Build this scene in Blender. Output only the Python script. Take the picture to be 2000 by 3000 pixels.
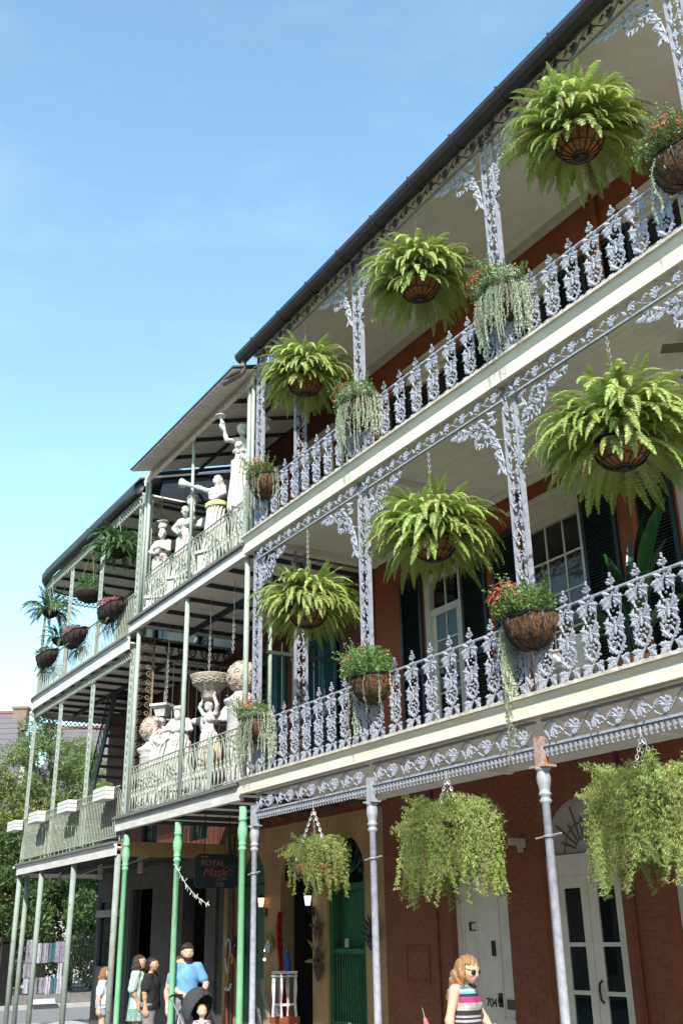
import bpy, math, random
import numpy as np
from mathutils import Matrix, Vector
for o in list(bpy.data.objects): bpy.data.objects.remove(o)
S = bpy.context.scene
COL = S.collection
rnd = random.Random(7)
PI = math.pi
# ------------------------------------------------------------------ camera
cam = bpy.data.cameras.new('camera'); camo = bpy.data.objects.new('camera', cam); COL.objects.link(camo)
cam.sensor_fit = 'VERTICAL'; cam.sensor_height = 36.0; cam.sensor_width = 24.0
cam.lens = 36.0; cam.clip_start = 0.1; cam.clip_end = 2000
YAW, PIT, ROL = -1.0115, 0.3927, -0.0191
fw = Vector((math.sin(YAW)*math.cos(PIT), math.cos(YAW)*math.cos(PIT), math.sin(PIT)))
rt0 = Vector((math.cos(YAW), -math.sin(YAW), 0)); up0 = rt0.cross(fw)
rt = rt0*math.cos(ROL) + up0*math.sin(ROL); up = -rt0*math.sin(ROL) + up0*math.cos(ROL)
m = Matrix(((rt.x, up.x, -fw.x, 14.983), (rt.y, up.y, -fw.y, -7.661), (rt.z, up.z, -fw.z, 1.70), (0, 0, 0, 1)))
camo.matrix_world = m
S.camera = camo
S.render.resolution_x = 682; S.render.resolution_y = 1024
# ------------------------------------------------------------------ light
SUNV = Vector((-1.20, 1.0, -1.38)).normalized()          # direction the light travels
ELEV = math.asin(-SUNV.z)
W = bpy.data.worlds.new('World'); S.world = W; W.use_nodes = True
nt = W.node_tree; nt.nodes.clear()
sky = nt.nodes.new('ShaderNodeTexSky'); sky.sky_type = 'NISHITA'; sky.sun_disc = False
sky.sun_elevation = ELEV
sky.sun_rotation = math.atan2(-SUNV.x, -SUNV.y)
sky.altitude = 0; sky.air_density = 1.35; sky.dust_density = 0.5; sky.ozone_density = 2.6
tc = nt.nodes.new('ShaderNodeTexCoord'); mp = nt.nodes.new('ShaderNodeMapping'); mp.inputs['Scale'].default_value = (1.1, 1.6, 4.5)
nz = nt.nodes.new('ShaderNodeTexNoise'); nz.inputs['Scale'].default_value = 3.2; nz.inputs['Detail'].default_value = 7; nz.inputs['Roughness'].default_value = 0.62
cr = nt.nodes.new('ShaderNodeValToRGB'); cr.color_ramp.elements[0].position = 0.50; cr.color_ramp.elements[1].position = 0.9
cr.color_ramp.elements[1].color = (0.055, 0.055, 0.055, 1)
mx = nt.nodes.new('ShaderNodeMixRGB'); mx.inputs[2].default_value = (7.2, 7.6, 8.0, 1)
bg = nt.nodes.new('ShaderNodeBackground'); bg.inputs['Strength'].default_value = 0.15
ou = nt.nodes.new('ShaderNodeOutputWorld')
nt.links.new(tc.outputs['Generated'], mp.inputs['Vector']); nt.links.new(mp.outputs[0], nz.inputs['Vector'])
nt.links.new(nz.outputs['Fac'], cr.inputs[0]); nt.links.new(cr.outputs[0], mx.inputs[0]); nt.links.new(sky.outputs[0], mx.inputs[1])
tn = nt.nodes.new('ShaderNodeMixRGB'); tn.blend_type = 'MULTIPLY'; tn.inputs[0].default_value = 1.0; tn.inputs[2].default_value = (0.91, 1.03, 0.93, 1)
nt.links.new(mx.outputs[0], tn.inputs[1]); nt.links.new(tn.outputs[0], bg.inputs['Color']); nt.links.new(bg.outputs[0], ou.inputs['Surface'])
sl = bpy.data.lights.new('sun', 'SUN'); sl.energy = 3.35; sl.angle = math.radians(0.53); sl.color = (1.0, 0.95, 0.86)
so = bpy.data.objects.new('sun', sl); COL.objects.link(so); so.rotation_euler = SUNV.to_track_quat('-Z', 'Y').to_euler()
so.location = (0, -20, 40)
S.view_settings.view_transform = 'Standard'; S.view_settings.look = 'None'; S.view_settings.exposure = 1.22; S.view_settings.gamma = 1.0
S.view_settings.use_curve_mapping = False
S.render.engine = 'CYCLES'
# ------------------------------------------------------------------ materials
def mat(name, c1, c2=None, scale=6.0, rough=0.6, bump=0.0, bscale=40.0, metal=0.0, trans=0.0, objrand=0.0, spec=0.4, stretch=None, detail=6.0, lo=0.35, hi=0.65, rust=None, rustpos=0.62, rustscale=9.0):
    M = bpy.data.materials.new(name); M.use_nodes = True
    n = M.node_tree.nodes; L = M.node_tree.links
    b = n['Principled BSDF']; b.inputs['Roughness'].default_value = rough; b.inputs['Metallic'].default_value = metal
    b.inputs['Specular IOR Level'].default_value = spec
    c2 = c2 or tuple(x*0.8 for x in c1)
    t = n.new('ShaderNodeTexCoord'); mp = n.new('ShaderNodeMapping')
    if stretch: mp.inputs['Scale'].default_value = stretch
    L.new(t.outputs['Object'], mp.inputs['Vector'])
    z = n.new('ShaderNodeTexNoise'); z.inputs['Scale'].default_value = scale; z.inputs['Detail'].default_value = detail; z.inputs['Roughness'].default_value = 0.65
    L.new(mp.outputs[0], z.inputs['Vector'])
    r = n.new('ShaderNodeValToRGB'); r.color_ramp.elements[0].position = lo; r.color_ramp.elements[1].position = hi
    r.color_ramp.elements[0].color = (*c2, 1); r.color_ramp.elements[1].color = (*c1, 1)
    L.new(z.outputs['Fac'], r.inputs[0]); col = r.outputs[0]
    if rust:
        z2 = n.new('ShaderNodeTexNoise'); z2.inputs['Scale'].default_value = rustscale; z2.inputs['Detail'].default_value = 8; z2.inputs['Roughness'].default_value = 0.7
        L.new(t.outputs['Object'], z2.inputs['Vector'])
        r2 = n.new('ShaderNodeValToRGB'); r2.color_ramp.elements[0].position = rustpos; r2.color_ramp.elements[1].position = rustpos+0.06
        L.new(z2.outputs['Fac'], r2.inputs[0])
        m1 = n.new('ShaderNodeMixRGB'); m1.inputs[2].default_value = (*rust, 1); L.new(r2.outputs[0], m1.inputs[0]); L.new(col, m1.inputs[1]); col = m1.outputs[0]
    if objrand:
        oi = n.new('ShaderNodeObjectInfo'); hs = n.new('ShaderNodeHueSaturation')
        a = n.new('ShaderNodeMath'); a.operation = 'MULTIPLY_ADD'; a.inputs[1].default_value = objrand; a.inputs[2].default_value = 1-objrand/2
        L.new(oi.outputs['Random'], a.inputs[0]); L.new(a.outputs[0], hs.inputs['Value'])
        a2 = n.new('ShaderNodeMath'); a2.operation = 'MULTIPLY_ADD'; a2.inputs[1].default_value = objrand*0.07; a2.inputs[2].default_value = 0.5-objrand*0.035
        L.new(oi.outputs['Random'], a2.inputs[0]); L.new(a2.outputs[0], hs.inputs['Hue'])
        L.new(col, hs.inputs['Color']); col = hs.outputs[0]
    L.new(col, b.inputs['Base Color'])
    if bump:
        z3 = n.new('ShaderNodeTexNoise'); z3.inputs['Scale'].default_value = bscale; z3.inputs['Detail'].default_value = 5
        L.new(mp.outputs[0], z3.inputs['Vector'])
        bp = n.new('ShaderNodeBump'); bp.inputs['Strength'].default_value = bump; bp.inputs['Distance'].default_value = 0.02
        L.new(z3.outputs['Fac'], bp.inputs['Height']); L.new(bp.outputs[0], b.inputs['Normal'])
    if trans:
        tr = n.new('ShaderNodeBsdfTranslucent'); ms = n.new('ShaderNodeMixShader'); ms.inputs[0].default_value = trans
        L.new(col, tr.inputs['Color']); L.new(b.outputs[0], ms.inputs[1]); L.new(tr.outputs[0], ms.inputs[2])
        L.new(ms.outputs[0], n['Material Output'].inputs['Surface'])
    return M
def glassmat(name, col, rough=0.03, alpha=0.35):
    M = bpy.data.materials.new(name); M.use_nodes = True; n = M.node_tree.nodes; L = M.node_tree.links
    b = n['Principled BSDF']; b.inputs['Base Color'].default_value = (*col, 1); b.inputs['Roughness'].default_value = rough; b.inputs['Specular IOR Level'].default_value = 0.8
    t = n.new('ShaderNodeBsdfTransparent'); ms = n.new('ShaderNodeMixShader'); ms.inputs[0].default_value = alpha
    z = n.new('ShaderNodeTexNoise'); z.inputs['Scale'].default_value = 3; bp = n.new('ShaderNodeBump'); bp.inputs['Strength'].default_value = 0.06
    L.new(z.outputs['Fac'], bp.inputs['Height']); L.new(bp.outputs[0], b.inputs['Normal'])
    L.new(b.outputs[0], ms.inputs[1]); L.new(t.outputs[0], ms.inputs[2]); L.new(ms.outputs[0], n['Material Output'].inputs['Surface'])
    return M
def emit(name, col, s):
    M = bpy.data.materials.new(name); M.use_nodes = True; b = M.node_tree.nodes['Principled BSDF']
    b.inputs['Base Color'].default_value = (*col, 1); b.inputs['Emission Color'].default_value = (*col, 1); b.inputs['Emission Strength'].default_value = s
    return M
K = dict(
 iron=mat('lavender_grey_iron_paint', (0.375,0.38,0.43), (0.25,0.255,0.30), 14, 0.5, 0.25, 60, rust=(0.20,0.10,0.06), rustpos=0.70, rustscale=7),
 ironrust=mat('rusty_iron', (0.42,0.42,0.44), (0.33,0.20,0.13), 9, 0.7, 0.3, rust=(0.36,0.13,0.045), rustpos=0.50),
 fascia=mat('cream_fascia_paint', (0.78,0.72,0.58), (0.64,0.58,0.46), 3, 0.55, 0.15, 30, stretch=(0.6,1,3), rust=(0.38,0.31,0.22), rustpos=0.68, rustscale=5),
 fasciaold=mat('weathered_white_fascia', (0.66,0.63,0.60), (0.50,0.47,0.44), 5, 0.7, 0.2, 30, stretch=(0.5,1,2), rust=(0.16,0.14,0.11), rustpos=0.66, rustscale=11),
 lip=mat('stained_deck_edge', (0.62,0.58,0.50), (0.40,0.36,0.29), 8, 0.7, 0.3, 40, rust=(0.12,0.09,0.06), rustpos=0.62, rustscale=14),
 darklip=mat('dark_mouldy_deck_edge', (0.20,0.19,0.17), (0.10,0.10,0.09), 12, 0.8, 0.3, 40, rust=(0.5,0.48,0.44), rustpos=0.66, rustscale=10),
 ceil=mat('cream_ceiling_board', (0.80,0.77,0.69), (0.73,0.70,0.62), 5, 0.7, 0.1, 30),
 ceilold=mat('old_grey_ceiling_board', (0.80,0.74,0.66), (0.64,0.58,0.51), 6, 0.8, 0.2, 25, objrand=0.12),
 beam=mat('dark_green_beam', (0.045,0.065,0.06), (0.03,0.04,0.038), 8, 0.6),
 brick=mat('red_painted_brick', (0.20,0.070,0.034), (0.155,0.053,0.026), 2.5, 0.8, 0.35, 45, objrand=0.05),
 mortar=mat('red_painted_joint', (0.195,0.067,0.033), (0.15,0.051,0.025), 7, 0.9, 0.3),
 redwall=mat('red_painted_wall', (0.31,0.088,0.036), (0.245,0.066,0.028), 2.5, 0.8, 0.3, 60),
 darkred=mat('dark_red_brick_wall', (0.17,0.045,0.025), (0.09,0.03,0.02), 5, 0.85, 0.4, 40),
 tan=mat('tan_stucco', (0.38,0.25,0.115), (0.27,0.17,0.078), 2.2, 0.85, 0.35, 35, rust=(0.22,0.14,0.07), rustpos=0.64, rustscale=4),
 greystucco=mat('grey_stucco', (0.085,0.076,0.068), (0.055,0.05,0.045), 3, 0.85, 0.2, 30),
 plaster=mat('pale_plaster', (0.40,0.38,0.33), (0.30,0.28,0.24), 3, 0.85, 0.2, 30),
 white=mat('white_door_paint', (0.62,0.58,0.50), (0.54,0.50,0.42), 4, 0.5, 0.08, 30),
 whitebox=mat('white_box_paint', (0.66,0.64,0.62), (0.54,0.52,0.50), 6, 0.6, 0.1, 30, rust=(0.42,0.38,0.34), rustpos=0.70),
 shutter=mat('black_green_shutter_paint', (0.010,0.022,0.022), (0.006,0.014,0.014), 8, 0.4),
 teal=mat('teal_shutter_paint', (0.035,0.14,0.145), (0.02,0.085,0.09), 8, 0.5),
 greendoor=mat('green_door_paint', (0.020,0.115,0.048), (0.011,0.068,0.028), 5, 0.45, 0.1),
 greeniron=mat('green_gate_iron', (0.018,0.12,0.05), (0.012,0.085,0.035), 9, 0.4),
 mint=mat('mint_green_pipe_paint', (0.20,0.47,0.27), (0.16,0.39,0.22), 7, 0.5, 0.12, 40, rust=(0.35,0.45,0.36), rustpos=0.72),
 sage=mat('sage_grey_pipe_paint', (0.36,0.41,0.36), (0.28,0.32,0.28), 7, 0.6, 0.15, 40, rust=(0.22,0.17,0.12), rustpos=0.72, rustscale=16),
 sagerust=mat('peeling_sage_post_paint', (0.28,0.325,0.29), (0.21,0.245,0.215), 6, 0.7, 0.25, 40, rust=(0.11,0.075,0.05), rustpos=0.60, rustscale=9),
 sageiron=mat('pale_sage_iron', (0.36,0.40,0.33), (0.24,0.25,0.20), 12, 0.6, 0.1, rust=(0.17,0.10,0.06), rustpos=0.60, rustscale=12),
 gutter=mat('dark_brown_gutter', (0.040,0.030,0.036), (0.024,0.019,0.023), 5, 0.45),
 spout=mat('mauve_brown_downspout', (0.23,0.15,0.15), (0.16,0.10,0.10), 7, 0.5),
 slate=mat('slate_roof', (0.12,0.12,0.13), (0.08,0.08,0.09), 6, 0.7, objrand=0.3),
 navy=mat('dark_roof_edge', (0.030,0.040,0.050), (0.02,0.027,0.034), 6, 0.5),
 black=mat('black_paint', (0.012,0.012,0.012), (0.008,0.008,0.008), 8, 0.4),
 wire=mat('black_basket_wire', (0.02,0.02,0.02), (0.012,0.012,0.012), 8, 0.5),
 chain=mat('galvanised_chain', (0.55,0.53,0.50), (0.35,0.33,0.31), 20, 0.4, metal=0.6),
 coir=mat('orange_coir_liner', (0.34,0.15,0.045), (0.20,0.08,0.025), 12, 0.95, 0.6, 90, stretch=(1,1,0.5)),
 coird=mat('brown_coir_liner', (0.20,0.105,0.052), (0.055,0.028,0.015), 16, 0.95, 0.9, 60, stretch=(2.5,2.5,0.8), lo=.42, hi=.6),
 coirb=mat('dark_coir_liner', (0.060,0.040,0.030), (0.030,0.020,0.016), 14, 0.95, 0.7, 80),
 fern=mat('fern_leaf', (0.40,0.46,0.13), (0.26,0.345,0.07), 3, 0.36, trans=0.33, objrand=0.5, spec=0.6),
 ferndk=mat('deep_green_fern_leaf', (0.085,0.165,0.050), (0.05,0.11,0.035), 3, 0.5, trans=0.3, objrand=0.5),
 aspar=mat('asparagus_fern_needle', (0.46,0.52,0.18), (0.30,0.38,0.10), 5, 0.55, trans=0.35, objrand=0.5),
 stem=mat('brown_stem', (0.20,0.14,0.07), (0.12,0.09,0.04), 9, 0.8),
 herb=mat('bushy_green_leaf', (0.20,0.29,0.085), (0.11,0.19,0.05), 6, 0.5, trans=0.3, objrand=0.4),
 silver=mat('silver_green_trailing_leaf', (0.58,0.61,0.48), (0.44,0.49,0.36), 7, 0.6, trans=0.25, objrand=0.35),
 pink=mat('pink_petal', (0.72,0.16,0.17), (0.60,0.09,0.10), 9, 0.6, trans=0.25, objrand=0.3),
 orange=mat('coral_petal', (0.70,0.20,0.08), (0.6,0.12,0.06), 9, 0.6, trans=0.25, objrand=0.3),
 mauve=mat('mauve_petal', (0.33,0.16,0.19), (0.25,0.10,0.13), 9, 0.6, trans=0.2, objrand=0.3),
 banana=mat('broad_glossy_leaf', (0.022,0.085,0.025), (0.012,0.05,0.016), 5, 0.3, trans=0.15),
 stone=mat('white_statue_stone', (0.60,0.585,0.565), (0.40,0.385,0.365), 9, 0.75, 0.6, 36),
 stonew=mat('aged_cream_stone', (0.52,0.45,0.38), (0.30,0.245,0.19), 16, 0.85, 0.8, 45),
 dark=mat('dark_interior', (0.012,0.012,0.012), (0.008,0.008,0.008), 3, 0.9),
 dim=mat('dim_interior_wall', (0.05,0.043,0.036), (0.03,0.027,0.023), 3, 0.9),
 glass=glassmat('dark_window_glass', (0.012,0.016,0.018), 0.03, 0.62),
 glassd=glassmat('shop_window_glass', (0.008,0.012,0.012), 0.02, 0.35),
 lace=mat('lace_curtain', (0.62,0.60,0.53), (0.40,0.39,0.34), 22, 0.9, detail=3),
 pave=mat('grey_pavement', (0.42,0.40,0.39), (0.33,0.31,0.31), 2.5, 0.9, 0.3, 60),
 asphalt=mat('asphalt', (0.21,0.205,0.20), (0.16,0.156,0.152), 4, 0.9, 0.4, 80),
 soil=mat('garden_soil', (0.06,0.07,0.03), (0.035,0.04,0.018), 4, 0.95, 0.4),
)
# ------------------------------------------------------------------ mesh collector
class G:
    def __init__(s): s.v = []; s.f = []; s.m = []
    def add(s, vs, fs, mi=0):
        o = len(s.v); s.v.extend([tuple(p) for p in vs])
        for f in fs: s.f.append(tuple(i+o for i in f)); s.m.append(mi)
        return s
    def box(s, x0, x1, y0, y1, z0, z1, mi=0):
        return s.add([(x0,y0,z0),(x1,y0,z0),(x1,y1,z0),(x0,y1,z0),(x0,y0,z1),(x1,y0,z1),(x1,y1,z1),(x0,y1,z1)],
              [(0,3,2,1),(4,5,6,7),(0,1,5,4),(1,2,6,5),(2,3,7,6),(3,0,4,7)], mi)
    def tube(s, pts, r, n=6, mi=0, cap=True, closed=False):
        P = [Vector(p) for p in pts]; N = len(P); rr = r if isinstance(r, (list, tuple)) else [r]*N
        rings = []; ref = None
        for i in range(N):
            if closed: t = P[(i+1) % N]-P[i-1]
            else: t = P[min(i+1,N-1)]-P[max(i-1,0)]
            if t.length < 1e-9: t = Vector((0,0,1))
            t.normalize()
            if ref is None: ref = Vector((0,0,1)) if abs(t.z) < 0.9 else Vector((1,0,0))
            a = (ref - t*ref.dot(t))
            if a.length < 1e-6: a = t.orthogonal()
            a.normalize(); b = t.cross(a); ref = a
            rings.append([P[i]+(a*math.cos(2*PI*k/n)+b*math.sin(2*PI*k/n))*rr[i] for k in range(n)])
        vs = [q for R_ in rings for q in R_]; fs = []
        for i in range(N if closed else N-1):
            j = (i+1) % N
            for k in range(n):
                fs.append((i*n+k, i*n+(k+1)%n, j*n+(k+1)%n, j*n+k))
        if cap and not closed: fs.append(tuple(reversed(range(n)))); fs.append(tuple((N-1)*n+k for k in range(n)))
        return s.add(vs, fs, mi)
    def lathe(s, prof, c=(0,0,0), n=16, mi=0, flute=0, fd=0.0):
        vs = []; fs = []
        for r, z in prof:
            for k in range(n):
                q = r*(1+fd*math.cos(flute*2*PI*k/n)) if flute else r
                vs.append((c[0]+q*math.cos(2*PI*k/n), c[1]+q*math.sin(2*PI*k/n), c[2]+z))
        N = len(prof)
        for i in range(N-1):
            for k in range(n): fs.append((i*n+k, i*n+(k+1)%n, (i+1)*n+(k+1)%n, (i+1)*n+k))
        fs.append(tuple(reversed(range(n)))); fs.append(tuple((N-1)*n+k for k in range(n)))
        return s.add(vs, fs, mi)
    def ball(s, c, r, mi=0, sq=(1,1,1)):
        t = (1+5**0.5)/2; a = 1/math.hypot(1, t); b = t*a
        V = [(-a,b,0),(a,b,0),(-a,-b,0),(a,-b,0),(0,-a,b),(0,a,b),(0,-a,-b),(0,a,-b),(b,0,-a),(b,0,a),(-b,0,-a),(-b,0,a)]
        F = [(0,11,5),(0,5,1),(0,1,7),(0,7,10),(0,10,11),(1,5,9),(5,11,4),(11,10,2),(10,7,6),(7,1,8),(3,9,4),(3,4,2),(3,2,6),(3,6,8),(3,8,9),(4,9,5),(2,4,11),(6,2,10),(8,6,7),(9,8,1)]
        return s.add([(c[0]+p[0]*r*sq[0], c[1]+p[1]*r*sq[1], c[2]+p[2]*r*sq[2]) for p in V], F, mi)
    def sphere(s, c, r, nu=16, nv=10, mi=0, sq=(1,1,1)):
        prof = [(max(1e-4, math.sin(PI*i/nv))*r, -math.cos(PI*i/nv)*r) for i in range(nv+1)]
        g = G(); g.lathe(prof, (0,0,0), nu)
        return s.add([(c[0]+p[0]*sq[0], c[1]+p[1]*sq[1], c[2]+p[2]*sq[2]) for p in g.v], g.f, mi)
    def prism(s, poly, y0, y1, mi=0):          # polygon in (x, z) extruded along y
        n = len(poly); vs = [(p[0], y0, p[1]) for p in poly]+[(p[0], y1, p[1]) for p in poly]
        fs = [tuple(range(n)), tuple(reversed(range(n, 2*n)))]+[(i, i+n, (i+1)%n+n, (i+1)%n) for i in range(n)]
        return s.add(vs, fs, mi)
    def slab(s, poly, z0, z1, mi=0):           # polygon in (x, y) extruded along z
        n = len(poly); vs = [(p[0], p[1], z0) for p in poly]+[(p[0], p[1], z1) for p in poly]
        fs = [tuple(reversed(range(n))), tuple(range(n, 2*n))]+[(i, (i+1)%n, (i+1)%n+n, i+n) for i in range(n)]
        return s.add(vs, fs, mi)
    def leaf(s, base, d, L, w, nrm=(0,-1,0), mi=0, lobed=True, curl=0.0, fold=0.35):
        b = Vector(base); d = Vector(d).normalized(); nn = Vector(nrm); nn = nn-d*nn.dot(d)
        if nn.length < 1e-5: nn = d.orthogonal()
        nn.normalize(); sd = d.cross(nn)
        if lobed: prof = [(0,0.12),(0.14,0.62),(0.24,0.42),(0.40,1.0),(0.52,0.62),(0.68,0.78),(0.78,0.40),(1.0,0.0)]
        else: prof = [(0,0.1),(0.25,0.8),(0.5,1.0),(0.75,0.65),(1.0,0.0)]
        vs = []; n = len(prof)
        for t, ww in prof:
            c = b+d*(t*L)+nn*(curl*L*(t*t))
            vs += [c+nn*(w*fold*(1-t*0.5)), c+sd*(ww*w), c-sd*(ww*w)]
        fs = []
        for i in range(n-1):
            a, e = 3*i, 3*i+3
            fs += [(a, a+1, e+1, e), (a, e, e+2, a+2)]
        return s.add(vs, fs, mi)
    def merge(s, g, M=None):
        if M is None: return s.add(g.v, g.f) if not g.m else s._m(g.v, g)
        return s._m([M @ Vector(p) for p in g.v], g)
    def _m(s, vs, g):
        o = len(s.v); s.v.extend([tuple(p) for p in vs]); s.f.extend([tuple(i+o for i in f) for f in g.f]); s.m.extend(g.m); return s
    def mesh(s, name, mats, smooth=False):
        me = bpy.data.meshes.new(name); me.from_pydata(s.v, [], s.f)
        for k in (mats if isinstance(mats, (list, tuple)) else [mats]): me.materials.append(k)
        if any(s.m): me.polygons.foreach_set('material_index', s.m)
        if smooth: me.polygons.foreach_set('use_smooth', [True]*len(s.f))
        me.update(); return me
def ob(name, me, parent=None, M=None):
    o = bpy.data.objects.new(name, me); COL.objects.link(o)
    if parent is not None: o.parent = parent
    if M is not None: o.matrix_local = M if isinstance(M, Matrix) else Matrix.Translation(M)
    return o
WS = set()
def part(name, g, mats, parent, smooth=False, label=None, world=True):
    """a part; geometry in world coordinates (parent unrotated) unless world=False"""
    o = ob(name, g.mesh(name, mats, smooth), parent)
    if world:
        if parent.name not in WS: o.location = -Vector(parent.location)
        WS.add(o.name)
    if label: o['label'] = label
    return o
def thing(name, label, cat, loc=(0,0,0), rz=0.0, group=None):
    o = bpy.data.objects.new(name, None); COL.objects.link(o); o.location = loc; o.rotation_euler = (0,0,rz)
    o.empty_display_size = 0.1; o['label'] = label; o['category'] = cat
    if group: o['group'] = group
    return o
def tag(o, label, cat, group=None):
    o['label'] = label; o['category'] = cat
    if group: o['group'] = group
    return o
def struct(name, g, m_, smooth=False):
    o = ob(name, g.mesh(name, m_, smooth)); o['kind'] = 'structure'; return o
def T(x, y, z): return Matrix.Translation((x, y, z))
def RX(a): return Matrix.Rotation(a, 4, 'X')
def RY(a): return Matrix.Rotation(a, 4, 'Y')
def RZ(a): return Matrix.Rotation(a, 4, 'Z')
def SC(x, y=None, z=None): return Matrix.Diagonal((x, y if y is not None else x, z if z is not None else x, 1))
# main dimensions, metres: gallery plane y = 0, house walls y = D, street towards -y
D = 2.45; GZ = -0.32
CX = [0.0, 3.36, 6.67, 9.90, 13.2]
# ================================================================== ground
struct('ground', G().box(-200, 200, -200, 250, -1.5, -0.54), K['soil'])
struct('road', G().box(-120, 60, -12, -0.62, -0.9, -0.47), K['asphalt'])
struct('cross_street', G().box(-24.3, -15.6, -60, 90, -0.9, -0.462), K['asphalt'])
struct('sidewalk', G().box(-15.6, 30, -0.5, D+0.4, -0.8, GZ), K['pave'])
g = G()
for i in range(30): g.box(-15.6+i*1.5, -15.6+i*1.5+1.49, -0.64, -0.503, -0.8, GZ-0.004)
struct('kerb', g, mat('granite_kerb', (0.36,0.35,0.34), (0.26,0.25,0.25), 8, 0.85, 0.3))
struct('far_sidewalk', G().box(-60, -24.3, -6, 40, -0.8, GZ-0.01), K['pave'])
# ================================================================== wall helper
def arcpts(xa, xb, zs, rise, n=14):
    c = (xa+xb)/2; w = (xb-xa)/2
    return [(c-w*math.cos(PI*i/n), zs+rise*math.sin(PI*i/n)) for i in range(n+1)]
def wall(g, x0, x1, z0, z1, y0, y1, ops):
    """ops: (xa, xb, za, zb, rise)"""
    x = x0
    for xa, xb, za, zb, rise in sorted(ops):
        if xa > x+1e-4: g.box(x, xa, y0, y1, z0, z1)
        if za > z0+1e-4: g.box(xa, xb, y0, y1, z0, za)
        if rise:
            p = arcpts(xa, xb, zb, rise)
            for i in range(len(p)-1): g.prism([p[i], p[i+1], (p[i+1][0], z1), (p[i][0], z1)], y0, y1)
        elif zb < z1-1e-4: g.box(xa, xb, y0, y1, zb, z1)
        x = xb
    if x1 > x+1e-4: g.box(x, x1, y0, y1, z0, z1)
# ================================================================== red brick building (right)
RB = thing('brick_building', 'red painted brick house with white arched doors behind the lavender grey iron gallery', 'building', (5.5, D, GZ))
GD = [(1.72, 3.04, GZ, 2.62, 0.66), (3.80, 5.22, GZ, 2.66, 0.72), (6.0, 7.4, GZ, 2.66, 0.72), (8.4, 9.8, GZ, 2.66, 0.72)]
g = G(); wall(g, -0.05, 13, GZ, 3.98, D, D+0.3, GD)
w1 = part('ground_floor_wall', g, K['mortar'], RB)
W2 = [(1.42, 2.48, 4.05, 7.55, 0), (3.98, 5.28, 4.05, 7.55, 0), (6.95, 8.15, 4.05, 7.55, 0), (9.4, 10.7, 4.05, 7.55, 0)]
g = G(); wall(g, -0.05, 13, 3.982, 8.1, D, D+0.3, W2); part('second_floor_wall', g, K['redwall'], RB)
W3 = [(a, b, 8.26, 11.28, 0) for a, b, _, _, _ in W2]
g = G(); wall(g, -0.05, 13, 8.102, 12.6, D, D+0.3, W3); part('third_floor_wall', g, K['redwall'], RB)
g = G(); g.box(-0.05, 0.25, D+0.302, D+9, GZ, 12.6); g.box(12.7, 13, D+0.302, D+9, GZ, 12.6); g.box(-0.05, 13, D+9.002, D+9.3, GZ, 12.6); g.box(0.252, 12.698, D+1.6, D+1.7, GZ, 12.5)
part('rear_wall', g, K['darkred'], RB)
# bricks of the ground floor, as far as the picture shows them
gb = G().box(-0.1065, 0.1065, -0.0025, 0.02, -0.0345, 0.0345); bm = gb.mesh('brick', K['brick'])
allb = []
r = 0; z = GZ+0.045
while z < 3.9:
    x = 0.06+(0.11 if r % 2 else 0)
    while x < 9.9:
        ok = True
        for xa, xb, za, zb, rise in GD:
            if xa-0.11 < x < xb+0.11:
                c = (xa+xb)/2; hw = (xb-xa)/2
                if z < zb+0.03: ok = False
                elif z < zb+rise+0.05:
                    q = 1-((z-0.03-zb)/rise)**2
                    if q > 0 and abs(x-c)-0.11 < hw*math.sqrt(q): ok = False
        if ok: allb.append((x, z))
        x += 0.2205
    z += 0.0745; r += 1
def bkey(p): return 0 if (p[0] < 5.9 and 1.0 < p[1] < 3.9) else 1
near = [p for p in allb if bkey(p) == 0 and (3.05 < p[0] < 3.8 or 5.2 < p[0] < 5.9 or (0.4 < p[0] < 1.3 and p[1] < 2.2))]
near = near[:300]; ns = set(near)
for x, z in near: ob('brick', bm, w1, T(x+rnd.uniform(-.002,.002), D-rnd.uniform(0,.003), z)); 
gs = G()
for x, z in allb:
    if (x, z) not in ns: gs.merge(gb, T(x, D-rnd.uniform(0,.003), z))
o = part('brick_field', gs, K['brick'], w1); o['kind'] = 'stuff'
# fix: bricks are given in world coordinates, their parent sits at the world origin
def fanlight(parent, xa, xb, zs, rise, y, mm, rays=True):
    p = arcpts(xa+0.005, xb-0.005, zs, rise-0.01)
    part('fanlight_panel', G().prism(p, y, y+0.05), mm, parent)
    q = arcpts(xa+0.004, xb-0.004, zs, rise); g = G()
    c = (xa+xb)/2; hw = (xb-xa)/2
    for i in range(len(q)-1):
        a = [(c+(q[k][0]-c)*0.9, zs+(q[k][1]-zs)*0.9) for k in (i, i+1)]
        g.prism([q[i], q[i+1], a[1], a[0]], y-0.03, y-0.001)
    part('fanlight_frame', g, mm, parent)
    if rays:
        g = G()
        for k in range(1, 10):
            a = PI*k/10; r0, r1 = (0.14, 0.40) if k % 2 else (0.14, 0.56)
            r1 *= hw/0.66
            g.tube([(c-math.cos(a)*r0, y-0.012, zs+0.03+math.sin(a)*r0*rise/hw), (c-math.cos(a)*r1, y-0.012, zs+0.03+math.sin(a)*r1*rise/hw)], 0.012, 4)
        pts = [(c-math.cos(PI*k/16)*hw*0.5, y-0.014, zs+0.03+math.sin(PI*k/16)*rise*0.5) for k in range(17)]
        g.tube(pts, 0.012, 4)
        part('sunburst', g, mat('dark_fanlight_tracery', (0.13,0.11,0.09), (0.08,0.07,0.05), 8, 0.6), parent)
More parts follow.
